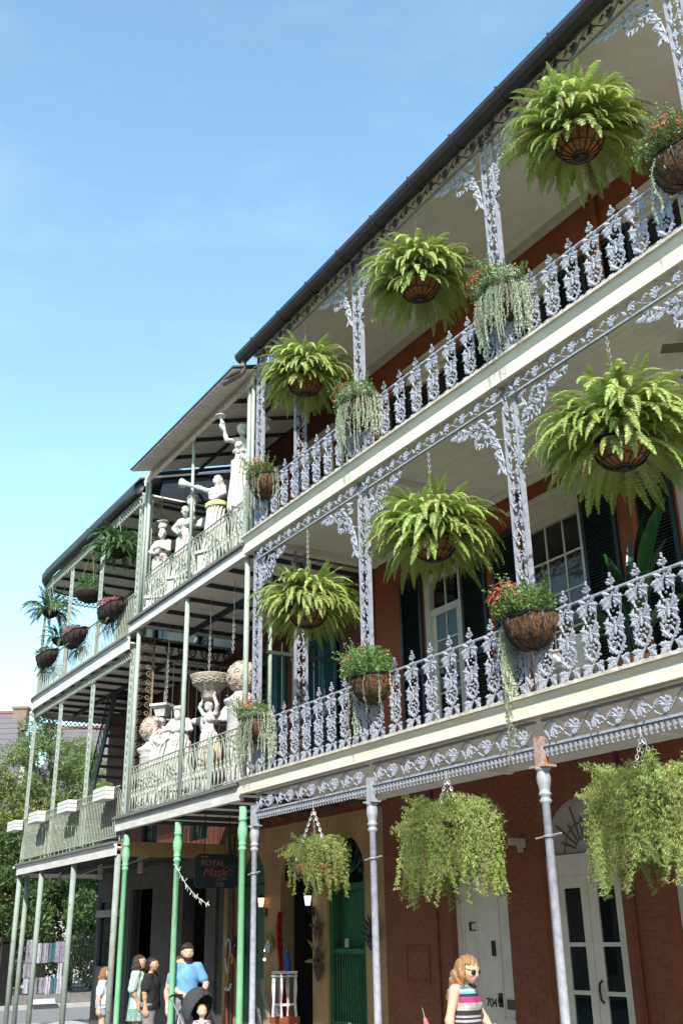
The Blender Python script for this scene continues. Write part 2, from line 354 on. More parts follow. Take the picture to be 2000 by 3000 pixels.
def number(txt, x, y, z, size, mm, parent, rx=PI/2, rz=0, name='number', shear=0.0, al='CENTER', ext=0.003):
    cu = bpy.data.curves.new(name, 'FONT'); cu.body = txt; cu.size = size; cu.extrude = ext; cu.align_x = al; cu.shear = shear
    t = bpy.data.objects.new('tmp', cu); COL.objects.link(t)
    me = bpy.data.meshes.new_from_object(t.evaluated_get(bpy.context.evaluated_depsgraph_get())); me.name = name
    bpy.data.objects.remove(t); me.materials.clear(); me.materials.append(mm)
    o = ob(name, me, parent)
    o.matrix_local = T(x, y, z) @ RZ(rz) @ RX(rx)
    if parent.name not in WS: o.matrix_local = T(*(-Vector(parent.location))) @ o.matrix_local
    return o
# door 704: narrow left leaf and wide right leaf, both plain white
dr = part('door', G().box(1.725, 1.80, D+0.10, D+0.2, GZ, 2.62).box(2.96, 3.035, D+0.10, D+0.2, GZ, 2.62).box(1.80, 2.96, D+0.10, D+0.2, 2.55, 2.66), K['white'], RB, label='white arched door with the number 704')
part('door_leaf', G().box(1.802, 2.17, D+0.13, D+0.17, GZ+.02, 2.548), K['white'], dr)
g = G().box(2.176, 2.958, D+0.13, D+0.17, GZ+.02, 2.548)
part('door_leaf', g, K['white'], dr)
g = G()
for a, b, c, d in [(1.86,2.11,0.1,0.62),(1.86,2.11,0.72,2.45),(2.66,2.90,0.1,0.50),(2.66,2.90,0.60,2.45)]:
    for q in [(a,b,c,c+.02),(a,b,d-.02,d),(a,a+.02,c,d),(b-.02,b,c,d)]: g.box(q[0], q[1], D+0.118, D+0.131, q[2], q[3])
part('panel_moulding', g, K['white'], dr)
part('door_knocker', G().box(2.00,2.03,D+.11,D+.129,1.74,1.86).box(2.03,2.14,D+.115,D+.128,1.74,1.755).box(2.03,2.14,D+.115,D+.128,1.845,1.86), K['black'], dr)
part('peephole_plate', G().box(2.48,2.56,D+.115,D+.129,1.40,1.60), K['black'], dr)
part('lock_plate', G().box(2.56,2.64,D+.112,D+.129,0.74,0.92).box(2.585,2.615,D+.08,D+.112,0.80,0.86), K['black'], dr)
part('mail_slot', G().box(2.74,2.95,D+.112,D+.129,0.72,0.84), mat('grey_slot', (0.06,0.06,0.055)), dr)
number('704', 2.39, D+0.125, 0.74, 0.16, K['black'], dr)
fanlight(RB, 1.72, 3.04, 2.66, 0.62, D+0.12, K['greystucco'], False)
# door 700: glazed double door with sunburst fanlight
dr = part('door', G().box(3.805, 3.90, D+0.09, D+0.2, GZ, 2.66).box(5.12, 5.215, D+0.09, D+0.2, GZ, 2.66).box(3.90, 5.12, D+0.09, D+0.2, 2.40, 2.66), K['white'], RB, label='white arched double door with tall glass panes')
for k, (a, b) in enumerate([(3.902, 4.505), (4.515, 5.118)]):
    g = G(); rows = [(0.45, 0.95), (1.0, 1.52), (1.57, 2.24)]; xa, xb = a+0.16, b-0.13
    g.box(a, xa, D+.13, D+.18, GZ+.02, 2.398); g.box(xb, b, D+.13, D+.18, GZ+.02, 2.398)
    zz = [GZ+.02]+[q for rw in rows for q in rw]+[2.398]
    for i in range(0, len(zz), 2): g.box(xa, xb, D+.13, D+.18, zz[i], zz[i+1])
    lf = part('door_leaf', g, K['white'], dr)
    for lo, hi in rows: part('pane', G().box(xa, xb, D+.150, D+.158, lo, hi), K['glassd'], lf)
g = G().tube([(4.60,D+.13,1.12),(4.60,D+.085,1.09),(4.60,D+.075,1.0),(4.60,D+.085,.90),(4.60,D+.13,.87)], 0.016, 6)
part('door_handle', g, K['black'], dr, True)
number('700', 4.42, D+0.127, 0.30, 0.16, K['black'], dr); part('mail_slot', G().box(4.58,4.72,D+.115,D+.129,0.38,0.46), K['black'], dr)
fanlight(RB, 3.80, 5.22, 2.66, 0.72, D+0.14, K['plaster'])
for xa, xb in [(6.0,7.4),(8.4,9.8)]:
    part('door', G().box(xa+.01, xb-.01, D+0.12, D+0.2, GZ, 2.66), K['white'], RB); fanlight(RB, xa, xb, 2.67, 0.70, D+0.14, K['plaster'])
# clothes hanging inside door 700
for i in range(9):
    x = 4.0+i*0.13; c = [(0.35,0.27,0.10),(0.03,0.10,0.22),(0.05,0.22,0.22),(0.03,0.08,0.09),(0.30,0.25,0.12),(0.04,0.12,0.30)][i % 6]
    g = G(); n = 8
    vs = []
    for k in range(n+1):
        a = k/n; dx = 0.03*math.sin(a*9+i)
        vs += [(x+dx-0.05, D+0.45, 0.95+a*1.15), (x+dx+0.05, D+0.42, 0.95+a*1.15)]
    g.add(vs, [(2*k,2*k+1,2*k+3,2*k+2) for k in range(n)]); g.tube([(x,D+.44,2.1),(x,D+.44,2.2)], 0.01, 4)
    tag(ob('garment', g.mesh('garment', mat('cloth', c, tuple(q*.6 for q in c), 9, 0.9))), ['yellow','dark blue','teal','black green','cream','royal blue','yellow ochre','navy blue','sea green'][i]+' garment hanging behind the glass of the double door', 'clothing', 'garments inside the shop door')
# wall fittings
part('wall_panel', G().box(0.52,1.13,D-.022,D-.006,1.02,1.04).box(0.52,1.13,D-.022,D-.006,1.52,1.54).box(0.52,0.54,D-.022,D-.006,1.04,1.52).box(1.11,1.13,D-.022,D-.006,1.04,1.52), K['mortar'], RB)
part('drain_pipe', G().tube([(5.42,D-.035,GZ),(5.42,D-.035,3.9)], 0.028, 8), K['darkred'], RB, True)
part('drain_pipe', G().tube([(1.40,D-.03,GZ),(1.40,D-.03,3.9)], 0.018, 8), K['darkred'], RB, True)
part('drain_pipe', G().tube([(6.28,D-.06,4.1),(6.28,D-.06,8.0)], 0.05, 8), K['redwall'], RB, True)
part('drain_pipe', G().tube([(6.30,D-.06,8.3),(6.30,D-.06,12.15)], 0.05, 8), K['redwall'], RB, True)
part('wall_lamp', G().box(3.44,3.53,D-.10,D-.006,2.80,2.92).box(3.40,3.50,D-.22,D-.101,2.84,2.93).box(3.46,3.50,D-.10,D-.03,2.74,2.80), K['plaster'], RB)
# french windows with shutters
def sash(parent, xa, xb, z0, z1, ncol, nrow, y, frame=0.09, mm=None, door=False, lace=False, header=True):
    mm = mm or K['white']
    wn = part('window', G().box(xa, xa+frame, y, y+.12, z0, z1).box(xb-frame, xb, y, y+.12, z0, z1).box(xa+frame, xb-frame, y, y+.12, z1-frame, z1), mm, parent)
    a, b = xa+frame, xb-frame; top = z1-frame; g = G(); zz0 = z0
    if door:
        g.box(a, b, y+.04, y+.08, z0, z0+0.85); zz0 = z0+0.85
        tr = z1-0.75; g.box(a, b, y+.02, y+.10, tr, tr+0.12); g.box(a, a+.12, y+.04, y+.08, zz0, tr); g.box(b-.12, b, y+.04, y+.08, zz0, tr)
        part('leaf_frame', g, mm, wn); a += .12; b -= .12; segs = [(zz0, tr, nrow), (tr+.12, top, 1)]
    else: segs = [(z0, top, nrow)]
    g = G()
    for s0, s1, nr in segs:
        cw = (b-a)/ncol; ch = (s1-s0)/nr
        for i in range(1, ncol): g.box(a+i*cw-.014, a+i*cw+.014, y+.045, y+.075, s0, s1)
        for j in range(1, nr): g.box(a, b, y+.043, y+.077, s0+j*ch-.014, s0+j*ch+.014)
        for i in range(ncol):
            for j in range(nr): part('pane', G().box(a+i*cw+.015, a+(i+1)*cw-.015, y+.056, y+.062, s0+j*ch+.015, s0+(j+1)*ch-.015), K['glass'], wn)
    part('muntin', g, mm, wn)
    if lace:
        g = G(); n = 40
        vs = []
        for k in range(n+1):
            x = a+(b-a)*k/n; yy = y+.2+.015*math.sin(k*1.3)
            vs += [(x, yy, z0), (x, yy, z0+(z1-z0)*0.80+0.05*abs(math.sin(k*0.5)))]
        g.add(vs, [(2*k,2*k+2,2*k+3,2*k+1) for k in range(n)]); part('curtain', g, K['lace'], wn)
    if header: part('lintel', G().box(xa-.12, xb+.12, y-.07, y-.002, z1-.02, z1+.28).box(xa-.16, xb+.16, y-.12, y-.002, z1+.282, z1+.34), mm, wn)
    return wn
def shutter(parent, xa, xb, z0, z1, y, mm, nm='shutter', ang=None):
    s = 0.06
    sh = part(nm, G().box(xa, xa+s, y-.045, y, z0, z1).box(xb-s, xb, y-.045, y, z0, z1).box(xa+s, xb-s, y-.045, y, z1-.1, z1).box(xa+s, xb-s, y-.045, y, z0, z0+.15).box(xa+s, xb-s, y-.045, y, (z0+z1)/2-.05, (z0+z1)/2+.05), mm, parent)
    g = G(); z = z0+.17
    while z < z1-.13:
        if abs(z-(z0+z1)/2) > .07:
            g.add([(xa+s,y-.04,z),(xb-s,y-.04,z),(xb-s,y-.008,z+.03),(xa+s,y-.008,z+.03),(xa+s,y-.034,z-.006),(xb-s,y-.034,z-.006),(xb-s,y-.002,z+.024),(xa+s,y-.002,z+.024)],
                  [(0,1,2,3),(7,6,5,4),(0,4,5,1),(1,5,6,2),(3,2,6,7),(0,3,7,4)])
        z += .045
    part('louvres', g, mm, sh); part('backing', G().box(xa+s, xb-s, y-.0012, y+.004, z0+.1, z1-.05), mm, sh); return sh
sash(RB, 1.42, 2.48, 4.05, 7.42, 2, 4, D+.02, 0.13, door=True, header=False)
sash(RB, 3.98, 5.28, 4.05, 7.42, 3, 6, D+.02, 0.10, lace=True)
sash(RB, 6.95, 8.15, 4.05, 7.42, 3, 6, D+.02, 0.10, lace=True); sash(RB, 9.4, 10.7, 4.05, 7.42, 3, 6, D+.02, 0.10)
for a, b in [(0.78,1.40),(2.50,3.12),(3.32,3.94),(5.30,5.94),(6.30,6.93),(8.17,8.8),(8.8,9.38)]: shutter(RB, a, b, 4.06, 7.5, D-.01, K['shutter'])
for i, (a, b, _, _, _) in enumerate(W3):
    sash(RB, a-.02, b+.02, 8.26, 11.26, 3, 6, D+.02, 0.10)
    shutter(RB, a-.68, a-.06, 8.27, 11.25, D-.01, K['shutter']); shutter(RB, b+.06, b+.68, 8.27, 11.25, D-.01, K['shutter'])
# lit white panels standing at the foot of the second floor wall
for i, (a, b, zt, nm) in enumerate([(-0.2, 0.62, 4.62, 'leftmost'), (3.14, 3.90, 4.60, 'middle')]):
    g = G().box(a, b, D-.35, D-.12, 4.08, zt).box(a-.02, b+.02, D-.37, D-.10, zt+.001, zt+.03)
    tag(ob('white_cabinet', g.mesh('white_cabinet', K['whitebox'])), 'low white cabinet against the red wall behind the railing, '+nm+' one', 'cabinet')
# ================================================================== cast iron pieces
def scroll_unit(L=0.575, h=0.26, leafw=0.040):
    g = G(); n = 16; A = h*0.40
    P = [(L*i/n, 0, h*.5+A*math.sin(2*PI*i/n+0.4)) for i in range(n+1)]
    g.tube(P, [0.011]*(n+1), 5)
    for c, sg in [(0.30, 1), (0.80, -1)]:
        x = L*c; z0 = h*.5-sg*A*0.15
        for a, l in [(-0.2,.125),(-.75,.13),(-1.3,.12),(0.5,.10),(-1.85,.10)]:
            ang = a if sg > 0 else PI-a-0.2
            dx, dz = math.cos(ang)*0.75, math.sin(ang)*sg*(1 if sg > 0 else 1)
            if sg < 0: dx, dz = math.cos(a)*-0.75, -math.sin(a)
            g.leaf((x-0.03*sg, -0.012, z0+0.05*sg), (dx, -0.12, dz), l*h/0.26, leafw, (0,-1,0), curl=0.05)
        for k in range(5):
            g.ball((x+rnd.uniform(-.09,.09), -0.03, z0-sg*rnd.uniform(0.0,.09)), 0.0145)
    g.leaf((L*.52, -0.015, h*.42), (0.75,-.1,0.6), .13, .03); g.leaf((L*.05,-.015,h*.55), (0.6,-.1,-0.75), .12, .03)
    return g
def vine_post(H, w=0.215):
    g = G()
    for sx in (-1, 1): g.box(sx*w/2-.016, sx*w/2+.016, -.028, .028, 0, H)
    n = int(H/0.06); P = [((w*.27)*math.sin(i*0.06*PI/0.27), 0, H*i/n) for i in range(n+1)]
    g.tube(P, 0.010, 5)
    z = 0.08; k = 0
    while z < H-.1:
        sg = 1 if k % 2 else -1
        g.leaf((sg*.03, -.012, z), (sg*.45, -.1, .9), .17, .040, curl=.05); g.leaf((-sg*.02, -.012, z+.05), (-sg*.75, -.1, .6), .11, .032)
        g.leaf((sg*.0, -.015, z+.1), (sg*.8, -.1, -.45), .10, .030)
        for q in range(3): g.ball((sg*rnd.uniform(-.01,.06), -.03, z+rnd.uniform(.02,.12)), .014)
        g.leaf((-sg*.05, -.014, z+.02), (sg*.15, -.1, .95), .10, .028); g.leaf((sg*.06, -.014, z+.13), (-sg*.2, -.1, .9), .09, .026); g.leaf((-sg*.03, -.014, z+.16), (-sg*.6, -.1, -.7), .085, .024)
        z += 0.21; k += 1
    return g
def bez(p0, p1, p2, p3, n=14):
    return [tuple((1-t)**3*a+3*(1-t)**2*t*b+3*(1-t)*t*t*c+t**3*d for a, b, c, d in zip(p0, p1, p2, p3)) for t in [i/n for i in range(n+1)]]
def bracket(sx=1, w=0.92, h=0.98):
    g = G(); B = bez((0.01,0,-h), (.05*1,0,-h*.45), (w*.18,0,-.30), (w*.55,0,-.17)); B2 = bez((w*.18,0,-.34), (w*.3,0,-.5), (w*.55,0,-.42), (w*.6,0,-.22)); B3 = bez((w*.5,0,-.18), (w*.7,0,-.10), (w*.85,0,-.22), (w,0,-.03))
    B4 = bez((.02,0,-h*.5), (.2,0,-h*.5), (.26,0,-.2), (.08,0,-.06))
    for b in (B, B2, B3, B4): g.tube([(sx*p[0], 0, p[2]) for p in b], 0.013, 5)
    def lf(x, z, ax, az, L, w_=.042): g.leaf((sx*x, -.015, z), (sx*ax, -.1, az), L, w_, curl=.06)
    for x, z, ax, az, L in [(.02,-h*.98,.25,.9,.2),(.03,-h*.8,.6,.7,.16),(.05,-h*.85,.5,-.8,.14),(.04,-h*.62,.75,.6,.17),(.06,-h*.62,.8,-.5,.13),(.10,-h*.45,.9,-.3,.15),(.12,-h*.42,.5,.8,.15),
        (.2,-.30,.9,-.5,.16),(.25,-.26,.6,.75,.17),(.34,-.24,.8,-.6,.17),(.42,-.2,.9,-.45,.15),(.5,-.17,.7,.6,.13),(.6,-.15,.9,-.5,.17),(.7,-.15,.9,-.25,.17),(.8,-.10,.95,-.1,.20),(.68,-.12,.7,.6,.1),(.08,-.1,.8,.1,.16),(.06,-.2,.9,-.3,.15),(.15,-.12,.7,.6,.12),(.3,-.12,.9,.2,.14),(.4,-.1,.9,-.3,.13)]: lf(x*w/.92, z, ax, az, L*1.02, .042)
    for b in (B, B2, B3, B4):
        for q in range(1, 14, 1):
            p = b[q]; a = rnd.uniform(-1.2,1.2)+(PI/2 if q % 2 else -PI/2)*.8; lf(p[0], p[2], math.cos(a)*.9+.3, math.sin(a), rnd.uniform(.06,.10), .024)
    for k in range(26):
        t = rnd.random(); p = B[int(t*14)]; g.ball((sx*(p[0]+rnd.uniform(.02,.10)), -.03, p[2]+rnd.uniform(-.09,.12)), .016)
    return g
def baluster():
    g = G()
    for s in (-1, 1):
        pts = []
        for i in range(25):
            t = i/24; z = 0.02+t*0.80; x = s*0.085*math.cos(PI*t*2.5+0.15)*(1-0.15*t)
            pts.append((x, s*0.006, z))
        g.tube(pts, 0.0125, 5)
    def lf(x, z, ax, az, L, w=.034):
        for s in (-1, 1): g.leaf((s*x, -.012, z), (s*ax, -.12, az), L, w, curl=.06)
    lf(.03,.14,.75,-.65,.17,.042); lf(.04,.13,.95,.05,.13,.036); lf(.02,.17,.65,.75,.14,.036)
    lf(.02,.46,.85,-.45,.14,.036); lf(.02,.46,.85,.45,.14,.036); lf(.03,.46,1,.02,.11,.03); g.leaf((0,-.014,.45), (0,-.1,1), .11, .03); g.leaf((0,-.014,.47), (0,-.1,-1), .11, .03)
    lf(.02,.77,.9,-.25,.16,.040); lf(.02,.75,.8,-.7,.15,.036); lf(.03,.79,.8,.4,.11,.032)
    for x, z, ax, az, L_ in [(.07,.07,.8,.2,.09),(.085,.26,.3,.95,.10),(.08,.33,-.5,.85,.09),(.06,.36,.7,.7,.09),(.085,.57,.4,-.9,.09),(.08,.62,.3,.9,.10),(.06,.67,-.6,.7,.08),(.05,.40,.5,-.85,.09),(.03,.05,.9,-.3,.08),(.05,.70,.95,.1,.10),(.03,.24,-.6,.8,.08)]: lf(x, z, ax, az, L_, .026)
    for x, z in [(.045,.30),(0,.27),(.02,.335),(.05,.58),(0,.62),(.03,.66),(.02,.54),(.10,.72),(.09,.40),(.1,.22),(.12,.50),(.06,.10)]:
        for s in (-1, 1): g.ball((s*x, -.018, z), .0165)
    g.tube([(0,0,.80),(0,0,.96)], .012, 5); lf(.0,.90,.8,.55,.075,.026); lf(.0,.86,.9,-.2,.07,.024)
    for x, z in [(-.028,.955),(.028,.955),(0,.99),(0,.945),(-.04,.925),(.04,.925),(0,1.015)]: g.ball((x, -.012, z), .018)
    return g
def fringe(L):
    g = G(); n = int(L/0.072); st = L/n
    for i in range(n):
        x = (i+.5)*st
        g.prism([(x-.030,0),(x+.030,0),(x+.013,-.035),(x+.02,-.055),(x,-.09),(x-.02,-.055),(x-.013,-.035)], -.010, .010); g.ball((x,0,-.098), .013)
    return g
M_bal = baluster().mesh('baluster', K['iron']); M_scr = scroll_unit().mesh('scroll', K['iron']); M_scr3 = scroll_unit(0.62, 0.22, .042).mesh('scroll', K['iron'])
M_p2 = vine_post(3.90).mesh('post', K['iron']); M_p3 = vine_post(3.70).mesh('post', K['iron'])
M_br = bracket(1).mesh('bracket', K['iron']); M_bl = bracket(-1).mesh('bracket', K['iron'])
# ================================================================== lavender grey gallery (right)
GA = thing('iron_gallery', 'three storey lavender grey cast iron gallery in front of the red house', 'gallery', (5.0, 0, GZ))
def lo(x, y, z): return T(x-5.0, y, z-GZ)
XE = 13.2
def extr(g, prof, x0, x1):                    # profile in (y, z), extruded along x
    n = len(prof); vs = [(x0, p[0], p[1]) for p in prof]+[(x1, p[0], p[1]) for p in prof]
    return g.add(vs, [tuple(reversed(range(n))), tuple(range(n, 2*n))]+[(i, (i+1)%n, (i+1)%n+n, i+n) for i in range(n)])
FB = [-0.36, 3.3, 6.62, 9.9, XE]
for fi in range(4): part('fascia', extr(G(), [(-.10,3.842),(-.125,3.842),(-.125,3.865),(-.105,3.875),(-.105,4.0),(-.12,4.02),(-.14,4.045),(-.14,4.05),(.1,4.05),(.1,3.87)], FB[fi]+(.0025 if fi else 0), FB[fi+1]-.0025), K['fascia'], GA)
part('deck_edge', G().box(-.39, XE, -.165, D-.01, 4.052, 4.088), K['lip'], GA)
for fi in range(4): part('fascia', extr(G(), [(-.10,7.96),(-.13,7.96),(-.13,7.985),(-.108,8.0),(-.108,8.15),(-.118,8.165),(-.13,8.19),(-.15,8.235),(-.16,8.25),(.1,8.25),(.1,7.98)], FB[fi]+(.0025 if fi else .03), FB[fi+1]-.0025), K['fascia'], GA)
part('deck_edge', G().box(-.37, XE, -.185, D-.01, 8.252, 8.286), K['lip'], GA)
for z in (3.93, 8.12):
    for k in range(16):
        y = .10+k*.146; part('ceiling_plank', G().box(-.30, XE, y, y+.142, z, z+.03), K['ceil'], GA)
    for k, x in enumerate([CX[0]+.05]+CX[1:]):
        part('ceiling_beam', G().box(x-.06, x+.06, .102, D-.02, z-.10, z-.002), K['ceil'], GA)
    part('edge_board', G().box(-.30, XE, .101, .20, z-.06, z-.003), K['ceil'], GA)
    part('wall_board', G().box(-.05, XE, D-.16, D-.02, z-.08, z-.003), K['ceil'], GA)
# roof: sloping soffit, white beam, gutter
g = G().add([(-.25,-.16,12.03),(XE,-.16,12.03),(XE,D-.01,12.27),(-.25,D-.01,12.27),(-.25,-.16,12.06),(XE,-.16,12.06),(XE,D-.01,12.32),(-.25,D-.01,12.32)], [(0,3,2,1),(4,5,6,7),(0,1,5,4),(1,2,6,5),(2,3,7,6),(3,0,4,7)])
part('soffit', g, K['ceil'], GA)
part('white_beam', G().box(-.22, XE, -.06, .05, 11.95, 12.045), K['fascia'], GA)
part('wall_board', G().box(-.05, XE, D-.10, D-.012, 12.13, 12.262), K['white'], GA)
part('wall_board', G().box(-.05, XE, D-.34, D-.30, 12.215, 12.25), K['ceil'], GA)
gu = extr(G(), [(-.14,12.05),(-.14,11.90),(-.17,11.82),(-.24,11.755),(-.31,11.745),(-.38,11.78),(-.42,11.84),(-.43,11.90),(-.41,11.91),(-.40,11.86),(-.36,11.80),(-.24,11.78),(-.17,11.86),(-.16,12.05)], -.28, XE)
part('gutter', gu, K['gutter'], GA)
for k in range(13): part('gutter_bracket', extr(G(), [(-.13,11.90),(-.16,11.80),(-.24,11.735),(-.31,11.725),(-.39,11.765),(-.44,11.84),(-.44,11.92),(-.43,11.92),(-.425,11.85),(-.38,11.785),(-.31,11.748),(-.24,11.757),(-.17,11.822),(-.14,11.90)], .4+k*1.0, .43+k*1.0), K['gutter'], GA)
g = G().add([(-.3,-.36,11.95),(XE,-.36,11.95),(XE,D+4.5,14.4),(-.3,D+4.5,14.4),(-.3,-.36,12.0),(XE,-.36,12.0),(XE,D+4.5,14.46),(-.3,D+4.5,14.46)], [(0,3,2,1),(4,5,6,7),(0,1,5,4),(1,2,6,5),(2,3,7,6),(3,0,4,7)])
part('roof', g, K['slate'], GA)
part('downspout', G().tube([(-.18,-.28,11.80),(-.18,-.28,11.62),(-.20,-.29,11.55),(-.26,-.32,11.50),(-.62,-.48,11.44)], .055, 10), K['spout'], GA, True)
# columns and posts
cp = [(.13,0),(.13,.30),(.145,.32),(.12,.36),(.10,.40),(.10,.62),(.118,.64),(.105,.68),(.115,.70),(.115,.73),(.085,.77),(.062,.80),(.06,.84),(.047,.88),(.044,3.26),(.062,3.28),(.066,3.30),(.052,3.315),(.052,3.34),(.068,3.355),(.066,3.375),(.052,3.385),(.060,3.42),(.074,3.48),(.076,3.53),(.066,3.59),(.062,3.60),(.085,3.615),(.085,3.635)]
gc = G().lathe(cp, (0,0,0), 20); gc2 = G()
M_col = gc.mesh('column', K['iron'], True)
M_stub = G().box(-.055,.055,-.05,.05,3.64,3.958).box(-.11,.11,-.07,.07,3.636,3.655).mesh('column_block', K['iron'])
M_stubr = G().box(-.055,.055,-.05,.05,3.64,3.958).box(-.13,.13,-.08,.08,3.636,3.658).mesh('column_block', K['ironrust'])
M_tie = G().tube([(-.055*math.cos(a), -.055*math.sin(a), 2.94) for a in [2*PI*k/12 for k in range(12)]], .012, 5, closed=True).tube([(-.19,-.01,2.93),(-.05,-.01,2.94)], .009, 5).tube([(.05,-.01,2.945),(.2,-.01,2.955)], .009, 5).mesh('spike_collar', K['iron'])
for i, x in enumerate(CX[:4]):
    c = ob('column', M_col, GA, lo(x, 0, GZ)); ob('column_block', M_stubr if i == 2 else M_stub, c); ob('spike_collar', M_tie, c)
    ob('post', M_p2, GA, lo(x, 0, 4.09)); ob('post', M_p3, GA, lo(x, 0, 8.288))
    for z in (7.76, 11.70):
        if i < 3: ob('bracket', M_br, GA, lo(x+.13, -.03, z))
        if i > 0: ob('bracket', M_bl, GA, lo(x-.13, -.03, z))
# second inner post where the galleries meet
ob('post', M_p2, GA, lo(0.16, 0.75, 4.09) @ RZ(PI/2)); ob('post', M_p3, GA, lo(0.16, 0.75, 8.288) @ RZ(PI/2))
for i in range(3):
    x0, x1 = CX[i]+.06, CX[i+1]-.06; L = x1-x0
    fr = part('frieze', G().box(x0, x1, -.022, .022, 3.795, 3.82).box(x0, x1, -.024, .024, 3.525, 3.552), K['iron'], GA)
    n = 5; s = (L-.06)/(n*.575)
    for k in range(n): ob('scroll', M_scr, fr, T(x0+.03+k*.575*s, -.02, 3.545) @ SC(s,1,.98))
    f = fringe(L); part('drop_fringe', G().merge(f, T(x0, 0, 3.523)), K['iron'], fr)
    for zt, zb in ((7.955, 7.76), (11.945, 11.70)):
        fr = part('frieze', G().box(x0, x1, -.078, -.042, zb-.022, zb), K['iron'], GA)
        n = 5; s = (L-.02)/(n*.62)
        for k in range(n): ob('scroll', M_scr3, fr, T(x0+.01+k*.62*s, -.06, zb) @ SC(s,1,(zt-zb)/.22))
    for zd in (4.09, 8.288):
        rl = part('railing', G().box(x0+.06, x1-.06, -.022, .022, zd+.842, zd+.862), K['iron'], GA); part('bottom_rail', G().box(x0+.06, x1-.06, -.015, .015, zd+.012, zd+.03), K['iron'], rl)
        n = 9 if i != 1 else 8; st = L/n
        for k in range(n): ob('baluster', M_bal, rl, T(x0+(k+.5)*st, 0, zd) @ SC(rnd.uniform(1.0,1.04),1,rnd.uniform(.995,1.01)))
# screen between the two galleries on the second floor
sc = part('divider_screen', G().box(-.20,-.16,.05,D-.1,6.18,6.24), K['beam'], GA); part('low_rail', G().box(-.20,-.16,.05,D-.1,4.5,4.54), K['sageiron'], sc)
M_pk = G().tube([(0,0,4.1),(0,0,6.35),(0,0,6.42)], [.010,.010,.002], 6).mesh('picket', K['beam'])
M_hp = G().tube([(0,0,6.1)]+[(0,.12-.12*math.cos(a),6.28+.12*math.sin(a)) for a in [PI*k/8 for k in range(9)]]+[(0,.24,6.1)], .008, 5).mesh('hoop', K['beam'])
for k in range(11): ob('picket', M_pk, sc, T(-.18, .15+k*.21, 0))
for k in range(0, 10, 3): ob('hoop', M_hp, sc, T(-.18, .12+k*.21, 0))
# ================================================================== tan shop house (middle)
MBX0, MBX1 = -6.0, -0.052
MBt = thing('stucco_building', 'tan stucco shop house with green arched gates behind the bright green pipe columns', 'building', (-3, D, GZ))
MO = [(-1.92,-0.66,GZ,2.72,.64), (-3.66,-2.44,GZ,2.72,.62), (-5.42,-4.32,GZ,2.72,.60)]
g = G(); wall(g, MBX0, MBX1, GZ, 3.75, D, D+.3, MO); part('ground_floor_wall', g, K['tan'], MBt)
MW = [(-2.72,-1.30,4.05,7.3,0), (-4.95,-3.6,4.05,7.3,0)]
g = G(); wall(g, MBX0, MBX1, 3.752, 8.0, D, D+.3, MW); part('second_floor_wall', g, K['darkred'], MBt)
MW3 = [(-2.72,-1.45,8.2,11.3,0), (-5.1,-3.8,8.2,11.3,0)]
g = G(); wall(g, MBX0, MBX1, 8.002, 12.8, D, D+.3, MW3); part('third_floor_wall', g, K['darkred'], MBt)
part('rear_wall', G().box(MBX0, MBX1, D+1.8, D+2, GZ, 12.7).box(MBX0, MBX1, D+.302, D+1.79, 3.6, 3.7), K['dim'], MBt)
for a, b, z0, z1, _ in MW:
    sash(MBt, a, b, z0, z1, 2, 5, D+.04, .1, K['teal'], header=False)
for a, b in [(-2.50,-1.98),(-1.94,-1.42),(-4.25,-3.85),(-3.83,-3.43)]: shutter(MBt, a, b, 4.06, 7.28, D-.01, K['teal'])
for a, b, z0, z1, _ in MW3: sash(MBt, a, b, z0, z1, 3, 6, D+.02, .1)
# green gate with iron grille in the right arch
gt = part('gate', G().box(-1.915,-1.80,D+.05,D+.15,GZ,2.72).box(-.78,-.665,D+.05,D+.15,GZ,2.72).box(-1.80,-.78,D+.05,D+.15,2.46,2.56).box(-1.80,-.78,D+.06,D+.14,1.42,1.50).box(-1.80,-.78,D+.06,D+.14,.30,.36), K['greendoor'], MBt, label='green iron gate under the right arch of the tan wall')
M_gp = G().tube([(0,0,GZ+.02),(0,0,1.46)], .012, 6).mesh('gate_bar', K['greeniron'])
for k in range(12): ob('gate_bar', M_gp, gt, T(-1.75+k*.085, D+.10, 0))
g = G()
for cx in (-1.5,-1.08):
    for s in (-1, 1):
        for cz, rr in ((.62,.11),(.9,.08),(1.12,.07)):
            g.tube([(cx+s*(rr*(1-k/14)*math.sin(k*.75)), D+.075, cz+rr*(1-k/14)*math.cos(k*.75)) for k in range(14)], .009, 5)
part('scrollwork', g, K['greeniron'], gt)
part('gate_panel', G().box(-1.80,-.78,D+.20,D+.23,1.46,2.46), K['greendoor'], gt); part('gate_panel', G().box(-1.80,-.78,D+.22,D+.25,GZ,1.455), K['greendoor'], gt)
p = arcpts(-1.91,-.67,2.73,.6); part('fanlight', G().prism(p, D+.16, D+.19), K['glassd'], MBt)
g = G()
for k in range(1,6):
    a = PI*k/6; g.tube([(-1.29,D+.14,2.74),(-1.29-math.cos(a)*.6,D+.14,2.74+math.sin(a)*.58)], .016, 5)
part('fanlight_bars', g, K['greendoor'], MBt)
part('gate_tag', G().box(-1.33,-1.25,D+.04,D+.055,.18,.36), K['white'], gt); part('gate_tag', G().box(-1.40,-1.28,D+.04,D+.055,1.52,1.66), K['plaster'], gt)
